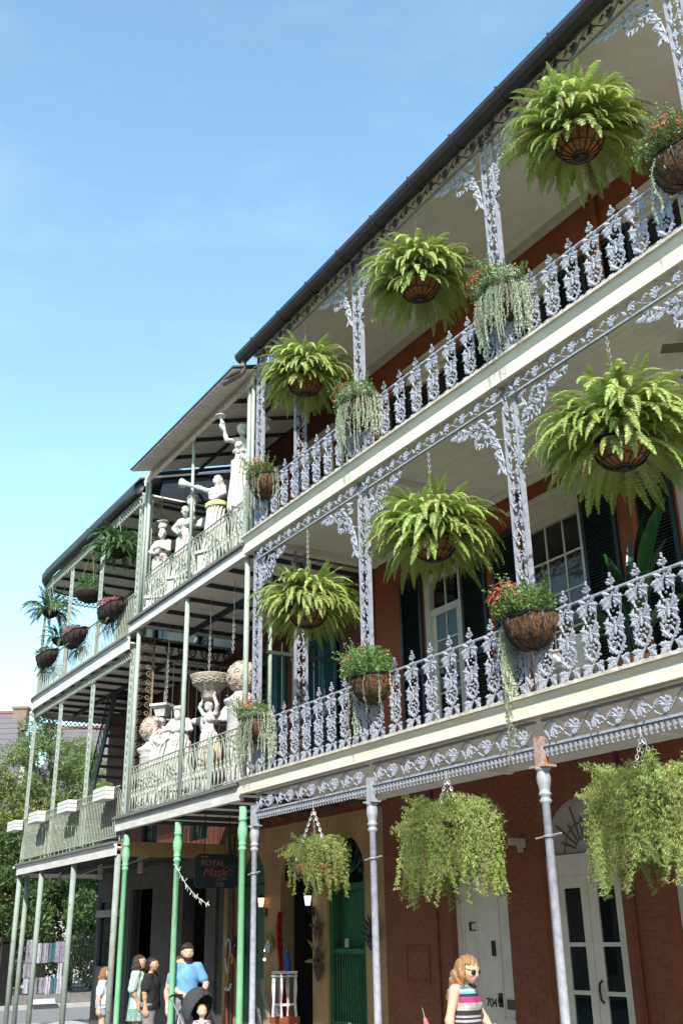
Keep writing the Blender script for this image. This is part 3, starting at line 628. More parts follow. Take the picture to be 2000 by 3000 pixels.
# left arch: green door leaf folded open; middle arch: open to the dark shop
part('door', G().box(-5.40,-5.0,D+.06,D+.12,GZ,2.7).box(-4.74,-4.34,D+.06,D+.12,GZ,2.7), K['greendoor'], MBt)
part('transom', G().prism(arcpts(-5.40,-4.34,2.72,.57), D+.08, D+.11), K['greendoor'], MBt)
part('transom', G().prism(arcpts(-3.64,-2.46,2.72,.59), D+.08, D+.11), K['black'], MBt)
part('drain_pipe', G().tube([(-5.86,D-.08,GZ),(-5.86,D-.08,3.72)], .06, 10), K['tan'], MBt, True)
part('drain_pipe', G().tube([(-5.62,D-.05,GZ),(-5.62,D-.05,3.72)], .03, 8), K['greystucco'], MBt, True)
# ------------------------------------------------------------------ its gallery
MG = thing('pipe_gallery', 'three storey white decked gallery on bright green pipe columns, crowded with statues', 'gallery', (-3, 0, GZ))
GX = [-5.62, -3.03, -0.42]
x0, x1 = -6.08, -0.395
part('fascia', extr(G(), [(-.10,3.76),(-.10,3.985),(.0,3.985),(.0,3.76)], x0, x1), K['fasciaold'], MG)
part('deck_edge', G().box(x0-.04, x1, -.17, D-.01, 3.987, 4.045), K['darklip'], MG)
part('fascia', extr(G(), [(-.10,7.935),(-.10,8.14),(.0,8.14),(.0,7.935)], x0+.08, x1+.02), K['fasciaold'], MG)
part('deck_edge', G().box(x0+.04, x1+.02, -.16, D-.01, 8.142, 8.20), K['darklip'], MG)
M_plk = G().box(-.098,.098,.002,D-.02,0,.025).mesh('ceiling_plank', K['ceilold'])
M_jst = G().box(-.03,.03,.002,D-.02,-.075,-.002).mesh('joist', K['beam'])
def mlo(x, y, z): return T(x+3, y, z-GZ)
for z in (3.955, 8.11):
    k = 0; x = x0+.1
    while x < x1-.1: ob('ceiling_plank', M_plk, MG, mlo(x+.05, 0, z)); x += .2
    for x in (-5.5,-4.5,-3.5,-2.5,-1.5,-.6): ob('joist', M_jst, MG, mlo(x, 0, z))
    part('purlin', G().box(x0+.1, x1-.02, 1.2, 1.28, z-.10, z-.003), K['beam'], MG) if z > 5 else None
# ground columns, bright green
cpg = [(.085,0),(.085,.12),(.07,.16),(.058,.2),(.052,.3),(.050,3.30),(.066,3.32),(.070,3.345),(.055,3.36),(.055,3.385),(.070,3.40),(.064,3.42),(.056,3.45),(.072,3.50),(.082,3.58),(.078,3.64),(.062,3.72),(.058,3.76),(.072,3.77),(.072,3.80),(.062,3.82),(.060,3.985)]
M_gc = G().lathe(cpg, (0,0,0), 20).mesh('column', K['mint'], True)
for x in GX: ob('column', M_gc, MG, mlo(x, 0, GZ))
for x in GX: part('post', G().tube([(x,0,4.045),(x,0,7.96)], .047, 12), K['sage'], MG, True)
for x, r in [(-5.66,.032),(-5.46,.040),(-3.03,.034),(-.46,.040),(-.30,.034)]: part('post', G().tube([(x,0,8.2),(x,0,11.5)], r, 12), K['sage'], MG, True)
part('post', G().tube([(-.2,.35,4.05),(-.2,.35,7.9)], .035, 10), K['sage'], MG, True)
part('post', G().box(-1.80,-1.70,-.03,.03,4.045,5.0), K['sage'], MG); part('post', G().box(-.56,-.44,-.05,.03,8.2,9.14), K['sage'], MG)
def lattice(a, b, z0, z1, nm='railing'):
    g = G().tube([(a,0,z1),(b,0,z1)], .016, 6)
    n = int((b-a)/.145); s = (b-a)/n
    rl = part(nm, g, K['sageiron'], MG); part('middle_rail', G().tube([(a,0,z1-.10),(b,0,z1-.10)], .012, 5), K['sageiron'], rl); part('bottom_rail', G().tube([(a,0,z0),(b,0,z0)], .013, 5), K['sageiron'], rl)
    g1 = G().tube([(-.0725,-.008,0),(.0725,-.008,z1-.10-z0)], .0105, 5).tube([(.0725,.008,0),(-.0725,.008,z1-.10-z0)], .0105, 5)
    h = z1-.1-z0
    for zz in (.36, .5): g1.ball((0,0,h*zz), .024, sq=(1,1,1.6))
    g1.tube([(-.07,0,h),(0,0,h+.09),(.07,0,h)], .006, 4)
    me = g1.mesh('lattice_bar', K['sageiron'])
    for k in range(n): ob('lattice_bar', me, rl, T(a+(k+.5)*s, 0, z0))
lattice(-5.57,-3.08, 4.12, 4.98); lattice(-2.98,-1.80, 4.12, 4.98); lattice(-1.70,-.47, 4.12, 4.98)
lattice(-5.42,-3.07, 8.27, 9.12); lattice(-2.99,-.56, 8.27, 9.12)
# roof: sloping boards, beams, lacy trim
sl_ = .31
def zr(y): return 11.64+(.31*y if y > 0 else .26*y)
ry_ = (-.50,0,D-.02)
M_rp = G().add([(sx_*.098,y_,zr(y_)+dz) for dz in (0,.03) for y_ in ry_ for sx_ in (-1,1)], [(0,2,3,1),(2,4,5,3),(6,7,9,8),(8,9,11,10),(0,1,7,6),(4,10,11,5),(0,6,8,2),(2,8,10,4),(1,3,9,7),(3,5,11,9)]).mesh('roof_board', K['ceilold'])
x = -5.27
while x < -.20: ob('roof_board', M_rp, MG, mlo(x, 0, 0) @ T(0,0,GZ) @ T(0,0,-GZ)); x += .2
g0 = lambda a, b, h: [(a,.05,zr(.05)-h),(b,.05,zr(.05)-h),(b,D-.03,zr(D)-h),(a,D-.03,zr(D)-h),(a,.05,zr(.05)-.004),(b,.05,zr(.05)-.004),(b,D-.03,zr(D)-.004),(a,D-.03,zr(D)-.004)]
for x in (-5.5,-4.5,-3.5,-2.5,-1.5,-.6): part('rafter', G().add(g0(x-.03, x+.03, .08), [(0,3,2,1),(4,5,6,7),(0,1,5,4),(1,2,6,5),(2,3,7,6),(3,0,4,7)]), K['beam'], MG)
part('purlin', G().box(-5.7,-.3,1.15,1.22,zr(1.18)-.06,zr(1.15)-.006), K['beam'], MG)
part('roof', G().add([(-5.40,-.53,zr(-.50)+.032),(-.12,-.53,zr(-.50)+.032),(-.12,D+4,zr(D+4)+.2),(-5.40,D+4,zr(D+4)+.2),(-5.40,-.53,zr(-.50)+.065),(-.12,-.53,zr(-.50)+.065),(-.12,D+4,zr(D+4)+.24),(-5.40,D+4,zr(D+4)+.24)], [(0,3,2,1),(4,5,6,7),(0,1,5,4),(1,2,6,5),(2,3,7,6),(3,0,4,7)]), K['slate'], MG)
part('trim_beam', G().box(-5.74,-.22,-.035,.035,11.56,11.64), K['ceilold'], MG)
g = G(); n = 62; s = 5.5/n
for k in range(n):
    x = -5.73+(k+.5)*s; g.tube([(x-s/2,-.04,11.50),(x,-.04,11.40),(x+s/2,-.04,11.50)], .016, 4); g.ball((x,-.04,11.385), .022); g.box(x-.012,x+.012,-.045,-.03,11.42,11.56)
part('lace_trim', g, K['ceilold'], MG); part('trim_rail', G().box(-5.74,-.22,-.055,-.034,11.50,11.53), K['ceilold'], MG)
# hanging chains and cord under its second ceiling
def chain(g, p0, p1, link=.055, r=.007):
    a, b = Vector(p0), Vector(p1); L = (b-a).length; n = max(2, int(L/(link*.78))); d = (b-a)/n; t = d.normalized(); o1 = t.orthogonal().normalized(); o2 = t.cross(o1)
    for i in range(n):
        c = a+d*(i+.5); w = o1 if i % 2 else o2
        g.tube([c+t*(math.cos(2*PI*k/8)*link*.5)+w*(math.sin(2*PI*k/8)*link*.28) for k in range(8)], r, 4, closed=True)
for i, (x, z0, nm) in enumerate([(-5.0,5.75,'nearest the scroll screen'),(-4.05,5.3,'beside the middle post, left of it'),(-2.9,6.1,'just above the stone basin'),(-1.85,6.6,'nearest the lavender gallery')]):
    g = G(); g.tube([(x,.45,8.0),(x,.45,7.35)], .006, 5); chain(g, (x,.45,7.35), (x-.02,.45,z0), .07, .009)
    tag(ob('hanging_chain', g.mesh('hanging_chain', K['chain'])), 'thin chain hanging from the white gallery ceiling, '+nm, 'chain', 'chains under the statue gallery ceiling')
# scroll screen where the two left galleries meet, and the barred screen behind the statues
g = G()
for zb, zt in ((4.05,7.9),(8.2,11.3)):
    g.box(-5.95,-5.91,.10,.13,zb,zt).box(-5.95,-5.91,.47,.50,zb,zt)
    z = zb+.12; k = 0
    while z < zt-.15:
        for s in (-1, 1):
            g.tube([(-5.93, .30+s*.09+s*.075*(1-q/15)*math.cos(q*.7), z+.075*(1-q/15)*math.sin(q*.7)*(1 if k % 2 else -1)) for q in range(13)], .009, 5)
        g.tube([(-5.93,.13,z-.10),(-5.93,.30,z+.02),(-5.93,.47,z-.10)], .009, 5)
        z += .17; k += 1
part('scroll_screen', g, mat('rusty_cream_iron', (0.30,0.25,0.18), (0.16,0.10,0.06), 12, 0.7), MG)
g = G().box(-5.96,-5.92,.66,D-.05,7.45,7.85)
sc = part('barred_screen', G().box(-5.95,-5.92,.66,D-.05,7.40,7.44), K['sageiron'], MG); part('top_rail', G().box(-5.95,-5.92,.66,D-.05,7.84,7.88), K['sageiron'], sc); part('middle_rail', G().box(-5.95,-5.92,.66,D-.05,6.10,6.13), K['sageiron'], sc)
me = G().tube([(0,0,4.05),(0,0,7.42)], .011, 5).mesh('screen_bar', K['sageiron'])
for k in range(9): ob('screen_bar', me, sc, T(-5.935, .78+k*.19, 0))
g = G()
for k in range(6):
    for s in (-1,1): g.tube([(-5.935, .85+k*.28+s*.10*(1-q/15)*math.cos(q*.7), 7.64+.14*(1-q/15)*math.sin(q*.7)) for q in range(13)], .011, 5)
part('scrollwork', g, K['beam'], sc)
# ================================================================== corner house (left)
LBt = thing('corner_building', 'dark corner shop house at the far end of the row behind sage green posts', 'building', (-10, D, GZ))
LO = [(-13.95,-12.35,.30,2.75,0), (-11.7,-10.15,GZ,2.9,0), (-8.35,-7.10,GZ,3.0,0)]
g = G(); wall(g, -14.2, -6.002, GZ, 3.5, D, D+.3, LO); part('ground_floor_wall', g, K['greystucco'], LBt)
L2 = [(-11.2,-10.1,3.8,6.9,0),(-8.2,-7.1,3.8,6.9,0)]
g = G(); wall(g, -14.2, -6.002, 3.502, 7.8, D, D+.3, L2); part('second_floor_wall', g, K['darkred'], LBt)
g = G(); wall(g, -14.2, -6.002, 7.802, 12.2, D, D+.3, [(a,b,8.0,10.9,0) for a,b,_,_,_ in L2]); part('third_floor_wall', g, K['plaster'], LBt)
part('side_wall', G().box(-14.2,-13.9,D+.302,D+12,GZ,12.2), K['darkred'], LBt)
part('rear_wall', G().box(-13.898,-6.002,D+2,D+2.2,GZ,12.1).box(-13.898,-6.002,D+.302,D+1.99,3.3,3.5), K['dim'], LBt)
part('party_wall', G().box(-6.12,-6.004,.5,D+.3,11.25,12.15), K['navy'], LBt)
part('roof', G().add([(-13.3,-.1,11.62),(-5.9,-.1,11.62),(-5.9,D+4,13.6),(-14.4,D+4,13.6),(-13.3,-.1,11.66),(-5.9,-.1,11.66),(-5.9,D+4,13.7),(-14.4,D+4,13.7)], [(0,3,2,1),(4,5,6,7),(0,1,5,4),(1,2,6,5),(2,3,7,6),(3,0,4,7)]), K['slate'], LBt)
for a, b, z0, z1, _ in L2: sash(LBt, a, b, z0, z1, 2, 5, D+.03, .1, K['shutter'], header=False); sash(LBt, a, b, 8.0, 10.9, 2, 5, D+.03, .1, K['shutter'], header=False)
wn = part('window', G().box(-13.95,-13.87,D+.02,D+.12,.30,2.75).box(-12.43,-12.35,D+.02,D+.12,.30,2.75).box(-13.87,-12.43,D+.02,D+.12,2.66,2.75).box(-13.87,-12.43,D+.02,D+.12,.30,.38), K['beam'], LBt)
part('pane', G().box(-13.87,-12.43,D+.06,D+.07,.38,2.66), K['glassd'], wn)
part('door', G().box(-11.7,-11.6,D+.02,D+.12,GZ,2.9).box(-10.25,-10.15,D+.02,D+.12,GZ,2.9).box(-11.6,-10.25,D+.05,D+.09,GZ,.7), K['beam'], LBt)
part('pilaster', G().box(-6.95,-6.45,D-.06,D-.002,GZ,3.3), K['greystucco'], LBt); part('pilaster', G().box(-9.6,-8.9,D-.05,D-.002,GZ,3.3), K['greystucco'], LBt)
part('awning_valance', extr(G(), [(D-.10,2.30),(D-.09,2.44),(D-.005,2.47),(D-.005,2.28)], -13.98, -12.3), K['plaster'], LBt)
# ------------------------------------------------------------------ its gallery with the rounded corner
LG = thing('corner_gallery', 'sage green corner gallery with rounded end, picket railings and lattice posts', 'gallery', (-10, 0, GZ))
LP = [(-5.99,0)]+[(-5.99-k*.8,0) for k in range(1,9)]+[(-13.1,0)]+[(-13.1-1.1*math.sin(PI/2*k/9), 1.1-1.1*math.cos(PI/2*k/9)) for k in range(1,10)]+[(-14.2,D-.05)]
def offs(d):
    out = []
    for i, p in enumerate(LP):
        a = Vector(LP[max(i-1,0)]); b = Vector(LP[min(i+1,len(LP)-1)]); t = (b-a).normalized(); nrm = Vector((-t.y, t.x))   # outward
        out.append((p[0]+nrm.x*d*-1*-1, p[1]+nrm.y*d))
    return out
nrmtest = offs(.1)
SGN = 1 if nrmtest[2][1] < 0 else -1
def sweep(g, prof):                           # profile (outward, z) swept along the gallery edge
    rings = [[(*offs(SGN*o_)[i], z) for o_, z in prof] for i in range(len(LP))]
    n = len(prof); vs = [q for R_ in rings for q in R_]; fs = []
    for i in range(len(LP)-1):
        for k in range(n): fs.append((i*n+k, i*n+(k+1)%n, (i+1)*n+(k+1)%n, (i+1)*n+k))
    fs += [tuple(range(n)), tuple(reversed(range((len(LP)-1)*n, len(LP)*n)))]
    return g.add(vs, fs)
def plate(g, z0, z1, d=0.0): return g.slab(offs(SGN*d)+[(-5.99, D-.05)], z0, z1)
for zb, zt in ((3.30,3.52),(7.58,7.86)):
    part('fascia', sweep(G(), [(.06,zb),(.10,zb),(.10,zt-.06),(.13,zt-.03),(.13,zt),(.06,zt)]), K['fasciaold'], LG, False)
    part('deck_edge', plate(G(), zt+.002, zt+.05, .16), K['darklip'], LG)
    part('ceiling', plate(G(), zb+.14, zb+.17, .05), K['ceilold'], LG)
    x = -13.6
    while x < -6.1: part('joist', G().box(x-.03,x+.03,.05 if x > -13.1 else .35,D-.06,zb+.07,zb+.138), K['beam'], LG); x += .78
    part('purlin', G().box(-13.9,-6.05,1.25,1.33,zb+.045,zb+.128), K['beam'], LG)
part('end_beam', G().box(-5.985,-5.93,.02,D-.02,3.28,3.56), K['tan'], LG)
part('gutter', sweep(G(), [(.0,11.34),(.08,11.28),(.15,11.30),(.19,11.38),(.19,11.50),(.12,11.56),(-.1,11.60)]), K['navy'], LG, True)
part('roof_soffit', plate(G(), 11.30, 11.34, -.02), K['ceilold'], LG)
x = -13.6
while x < -6.1: part('rafter', G().box(x-.03,x+.03,.05 if x > -13.1 else .35,D-.06,11.23,11.298), K['beam'], LG); x += .9
def lace(z0, z1):
    g = sweep(G(), [(.0,z1-.02),(.02,z1-.02),(.02,z1),(.0,z1)]); sweep(g, [(.0,z0),(.02,z0),(.02,z0+.02),(.0,z0+.02)])
    pts = LP[:-1]; L = 0
    for i in range(len(LP)-1):
        a, b = Vector(LP[i]), Vector(LP[i+1]); n = max(1, int((b-a).length/.13))
        for k in range(n):
            p = a+(b-a)*(k/n); q = a+(b-a)*((k+1)/n)
            g.tube([(*p, z0+.02),(*q, z1-.02)], .012, 4); g.tube([(*q, z0+.02),(*p, z1-.02)], .012, 4)
            c = (p+q)/2; g.ball((c.x, c.y, (z0+z1)/2), .028); g.ball((c.x, c.y, z0-.02), .02)
    return g
part('lace_frieze', lace(11.02, 11.22), K['sageiron'], LG); part('lace_frieze', lace(7.38, 7.57), K['sageiron'], LG)
def lattice_post(H, w=.15):
    g = G()
    for sx in (-1,1): g.box(sx*w/2-.017, sx*w/2+.017, -.022, .022, 0, H)
    n = int(H/.17); s = H/n
    for k in range(n):
        g.tube([(-w/2,0,k*s),(w/2,0,(k+1)*s)], .010, 4); g.tube([(w/2,0,k*s),(-w/2,0,(k+1)*s)], .010, 4); g.ball((0,0,(k+.5)*s), .024)
    return g
M_l2 = lattice_post(4.02).mesh('post', K['sage']); M_l3 = lattice_post(3.38).mesh('post', K['sage'])
def llo(x, y, z): return T(x+10, y, z-GZ)
for x in (-13.48,-11.0,-8.55,-6.0): y = .07 if x < -13.2 else .03; ob('post', M_l2, LG, llo(x, y, 3.57)); ob('post', M_l3, LG, llo(x, y, 7.91))
ob('post', M_l3, LG, llo(-6.0, .25, 7.91)); 
for x, y in [(-14.0,.42),(-13.3,.02),(-11.3,0),(-8.85,0),(-6.06,0)]: part('post', G().tube([(x,y,GZ),(x,y,3.32)], .062, 14), K['sagerust'], LG, True)
M_pc = G().tube([(0,0,.10),(0,0,.92),(0,-.03,1.02),(0,-.07,1.08),(0,-.085,1.10)], .0105, 5).mesh('picket', K['sageiron'])
M_pc3 = G().tube([(0,0,.06),(0,0,.94)], .0105, 5).mesh('picket', K['sageiron'])
for zd, me, zt in ((3.57, M_pc, 1.10), (7.91, M_pc3, .94)):
    rl = part('railing', sweep(G(), [(.07 if zt > 1 else .01,zd+zt-.012),(.10 if zt > 1 else .04,zd+zt-.012),(.10 if zt > 1 else .04,zd+zt+.012),(.07 if zt > 1 else .01,zd+zt+.012)]), K['sageiron'], LG)
    part('bottom_rail', sweep(G(), [(.01,zd+.10),(.035,zd+.10),(.035,zd+.125),(.01,zd+.125)]), K['sageiron'], rl)
    part('baluster_feet', sweep(G(), [(.015,zd+.002),(.03,zd+.002),(.03,zd+.006),(.015,zd+.006)]), K['sageiron'], rl)
    off = offs(SGN*.02)
    for i in range(len(LP)-1):
        a, b = Vector(off[i]), Vector(off[i+1]); t = (b-a).normalized(); n = max(1, round((b-a).length/.105))
        for k in range(n):
            p = a+(b-a)*((k+.5)/n)
            ob('picket', me, rl, T(p.x, p.y, zd) @ RZ(math.atan2(t.y, t.x)+PI))
    for i in range(0, len(LP)-1, 2):
        p = off[i]; part('foot', G().tube([(p[0],p[1],zd),(p[0],p[1],zd+.11)], .016, 5), K['sageiron'], rl)
# outside stair between its second and third floor
st = part('stair', G().add([(-13.0,1.28,3.6),(-12.75,1.28,3.6),(-10.35,1.28,7.85),(-10.62,1.28,7.85),(-13.0,1.33,3.6),(-12.75,1.33,3.6),(-10.35,1.33,7.85),(-10.62,1.33,7.85)], [(0,1,2,3),(7,6,5,4),(0,4,5,1),(1,5,6,2),(2,6,7,3),(3,7,4,0)]), K['beam'], LG)
M_tr = G().box(-.14,.14,1.331,D-.02,-.02,.02).mesh('tread', K['beam'])
for k in range(17): ob('tread', M_tr, st, T(-12.80+k*.136, 0, 3.72+k*.245))
g = G().tube([(-12.9,1.3,4.55),(-10.5,1.3,8.7)], .018, 6)
part('handrail', g, K['beam'], st)
M_sb = G().tube([(0,1.3,0),(0,1.3,.9)], .010, 5).mesh('stair_baluster', K['beam'])
for k in range(22): ob('stair_baluster', M_sb, st, T(-12.86+k*.11, 0, 3.72+k*.19))
# ================================================================== plants
def frond_mesh(name, th0, bend, L, wid, m_, npair=26, seed=0, power=1.25):
    R_ = random.Random(seed); g = G(); n = npair+4; pos = [Vector((0,0,0))]; dirs = []
    for i in range(n):
        t = i/(n-1); a = math.radians(th0-bend*t**power); d = Vector((math.cos(a), 0, math.sin(a))); dirs.append(d)
        pos.append(pos[-1]+d*(L/n))
    g.tube([pos[i] for i in range(0, n+1, 3)], [.0045*(1-i/(n+2)) for i in range(0, n+1, 3)], 3, cap=False)
    for i in range(3, n):
        t = (i-3)/(n-4); w = wid*(math.sin(PI*min(1,(t*.88+.12)))**.7)*(1-.25*t)*R_.uniform(.85,1.1); d = dirs[i]; nn = Vector((-d.z,0,d.x))
        for s in (-1, 1):
            sd = Vector((0,s,0)); ax = (sd+d*R_.uniform(.15,.45)-nn*R_.uniform(.05,.4)).normalized(); b = pos[i]; q = L/n*.50
            tip = b+ax*w; mid = b+ax*w*.45; tw = (d+nn*R_.uniform(-.35,.35))*q
            g.add([b-tw*.5, mid-tw*.9, tip-nn*w*.1, mid+tw, b+tw*.5], [(0,1,2),(0,2,3),(0,3,4)])
    return g.mesh(name, m_)
FV = [(88,45,.84),(82,85,.94),(76,135,1.02),(66,150,1.04),(52,145,1.0),(34,126,.95),(12,100,.86),(-18,66,.76)]
FM = [frond_mesh('frond', a, b, l, .084, K['fern'], 40, 20+i) for i, (a, b, l) in enumerate(FV)]
FB_ = [frond_mesh('frond', a, b+15, l*.9, .06, K['stem'], 20, 80+i) for i, (a, b, l) in enumerate(FV)]
FD = [frond_mesh('frond', a, b, l, .085, K['ferndk'], 20, 50+i) for i, (a, b, l) in enumerate(FV)]
gb_ = G(); n = 24
prof = [(.30*math.cos(PI/2*k/8), -.27*math.sin(PI/2*k/8)) for k in range(8)]+[(.02,-.27)]
M_baskd = G().lathe([(r_, z_) for r_, z_ in reversed(prof)], (0,0,0), 24).mesh('coir_liner', K['coirb'], True)
M_bask = gb_.lathe([(r_, z_) for r_, z_ in reversed(prof)], (0,0,0), 24).mesh('coir_liner', K['coir'], True)
g = G()
for k in range(16):
    a = 2*PI*k/16; g.tube([(.307*math.cos(PI/2*q/7)*math.cos(a), .307*math.cos(PI/2*q/7)*math.sin(a), -.278*math.sin(PI/2*q/7)) for q in range(8)], .0075, 4)
for rr, z in ((.31,.0),(.23,-.19),(.10,-.266)): g.tube([(rr*math.cos(2*PI*k/20), rr*math.sin(2*PI*k/20), z) for k in range(20)], .009, 4, closed=True)
g.ball((0,0,-.285), .045, sq=(1.6,1.6,.5))
M_wire = g.mesh('wire_frame', K['wire'])
def hang_chain(t, z0, top, r=.29):
    g = G()
    for k in range(3): g.tube([(r*math.cos(2*PI*k/3), r*math.sin(2*PI*k/3), z0), (0,0,z0+.75)], .006, 4)
    if top > z0+.8: chain(g, (0,0,z0+.74), (0,0,top))
    ob('chain', g.mesh('chain', K['chain']), t)
def under(seed):
    R_ = random.Random(seed); g = G(); src = []
    for me in FM:
        q = G(); q.v = [tuple(v.co) for v in me.vertices]; q.f = [tuple(p.vertices) for p in me.polygons]; q.m = [0]*len(q.f); src.append(q)
    for k in range(210):
        v = R_.choice([0,1,1,2,2,3,3,4,4,5,5,6]); a = R_.uniform(0,2*PI); r0 = R_.uniform(.02,.2)
        g.merge(src[v], T(r0*math.cos(a), r0*math.sin(a), R_.uniform(-.02,.06)) @ RZ(a+R_.uniform(-.5,.5)) @ RX(R_.uniform(-.5,.5)) @ SC(R_.uniform(.5,.85)))
    return g.mesh('inner_fronds', K['fern'])
UNDER = [under(3), under(4)]
def fern(x, y, z, n, s, label, group, top, ms=None, up=.3, droop=.25, seed=1, basket=True, az=None, name='hanging_fern'):
    R_ = random.Random(seed); t = thing(name, label, 'fern', (x, y, z), 0, group)
    if basket:
        b = ob('basket', M_wire, t, SC(1 if ms is None else .72)); ob('coir_liner', M_bask if ms is None else M_baskd, b)
        if top: hang_chain(t, 0, top-z)
    small = ms is not None
    ms = ms or FM
    if not small:
        o = ob('inner_fronds', UNDER[seed % 2], t, RZ(seed*1.3) @ SC(s)); o['kind'] = 'stuff'
    for k in range(n):
        q = (k+.5)/n
        if q < up: v = R_.choice([0,1,1,2,2])
        elif q < 1-droop: v = R_.choice([2,3,3,4,4,5,5])
        else: v = R_.choice([5,6,7,7])
        a = 2*PI*(k*.618034)+R_.uniform(-.25,.25); r0 = (.04+.10*R_.random()) if v < 2 else (.14+.10*R_.random())
        sc = s*R_.uniform(.66,1.08)
        ob('frond', ms[v] if ms is not FM or R_.random() > .035 else FB_[v], t, T(r0*math.cos(a), r0*math.sin(a), R_.uniform(-.02,.05)) @ RZ(a+R_.uniform(-.3,.3)) @ RY(R_.uniform(-.12,.12)) @ RX(R_.uniform(-.35,.35)) @ SC(sc))
    return t
GF = 'big hanging ferns of the lavender gallery'
fern(8.34,-.05,10.50,285,1.04,'large hanging fern nearest the camera on the top floor of the lavender gallery',GF,11.70,seed=1)
fern(5.06,-.05,10.42,285,.97,'large hanging fern in the middle bay of the lavender gallery, top floor',GF,11.70,seed=2)
fern(1.75,-.05,10.46,275,.97,'large hanging fern in the bay above the white statues, top floor',GF,11.70,seed=3)
fern(8.36,-.05,6.40,295,1.10,'large hanging fern nearest the camera, one floor below the top one',GF,7.75,seed=4)
fern(5.06,-.05,6.43,290,1.04,'large hanging fern in the middle bay, in front of the french door shutters',GF,7.75,seed=5)
fern(1.80,-.05,6.36,280,1.0,'large hanging fern beside the teal shutters and the iron divider screen',GF,7.75,seed=6)
# ------------------------------------------------------------------ asparagus ferns over the pavement
def spray_mesh(L, th0, bend, nt, seed, m_, w=.05):
    R_ = random.Random(seed); g = G(); n = 14; p = Vector((0,0,0)); P = [p.copy()]; Dd = []
    wob = R_.uniform(-.25,.25)
    for i in range(n):
        q_ = min(1, max(0, (i/(n-1)-.06)/.40)); a = math.radians(th0-bend*q_*q_*(3-2*q_)); d = Vector((math.cos(a), wob*math.sin(i*.5), math.sin(a))).normalized(); p = p+d*(L/n); P.append(p.copy()); Dd.append(d)
    g.tube(P, .0035, 3, 1, cap=False)
    for k in range(nt):
        t = (k+R_.random())/nt*n*.999; i = int(t); c = P[i].lerp(P[i+1], t-i)
        ww = w*(.5+.8*math.sin(PI*min(1,t/n+.08)))
        off = Vector((R_.gauss(0,1),R_.gauss(0,1),R_.gauss(0,.8)))*ww*.55; c = c+off
        for q in range(5):
            d = Vector((R_.gauss(0,1),R_.gauss(0,1),R_.gauss(-.1,.9))).normalized(); l = R_.uniform(.020,.040); sd = d.orthogonal().normalized()*.0042
            g.add([c-sd, c+sd, c+d*l], [(0,1,2)])
    return g.mesh('spray', [m_, K['stem']])
AM = [spray_mesh(.60,86,100,95,1,K['aspar']), spray_mesh(.85,82,166,130,2,K['aspar']), spray_mesh(1.15,80,168,170,3,K['aspar']), spray_mesh(1.5,78,166,215,4,K['aspar']), spray_mesh(1.0,60,148,150,5,K['aspar']), spray_mesh(.50,86,60,75,6,K['aspar'])]
def asparagus(x, y, z, n, s, label, seed, sparse=False, hs=1.0):
    R_ = random.Random(seed); t = thing('hanging_asparagus_fern', label, 'hanging plant', (x, y, z), 0, 'feathery hanging baskets over the pavement')
    b = ob('basket', M_wire, t); ob('coir_liner', M_bask, b, SC(.98))
    g = G()
    for k in range(3): a = 2*PI*k/3+.4; chain(g, (.28*math.cos(a), .28*math.sin(a), 0), (0,0,.72), .05, .006)
    g.tube([(0,0,.7),(0,0,3.50-z)], .006, 4); ob('chain', g.mesh('chain', K['chain']), t)
    for k in range(n):
        a = 2*PI*k*.618034+R_.uniform(-.3,.3); q = k/n
        if sparse and abs(math.sin(a/2-.55)) > .93 and q > .2: continue
        v = R_.choice([0,0,1,5]) if q < .38 else R_.choice([1,2,2,3,3,4]); r0 = R_.uniform(.02,.16) if q < .38 else R_.uniform(.12,.27)
        sc = s*R_.uniform(.75,1.1)*(1.3 if q < .25 else 1)
        ob('spray', AM[v], t, T(r0*math.cos(a), r0*math.sin(a), R_.uniform(0,.14)) @ RZ(a+R_.uniform(-.4,.4)) @ RX(R_.uniform(-.4,.4)) @ SC(sc,sc,sc*hs))
    return t
asparagus(1.92,-.05,2.66,100,.74,'sparse feathery hanging basket in front of the tan wall and green gate',11,True)
asparagus(5.06,-.05,2.70,260,1.0,'dense feathery hanging basket in front of the white 704 door',12,False,1.0)
asparagus(8.12,-.05,2.70,260,1.0,'dense feathery hanging basket at the right edge beside the double door',13,False,1.0)
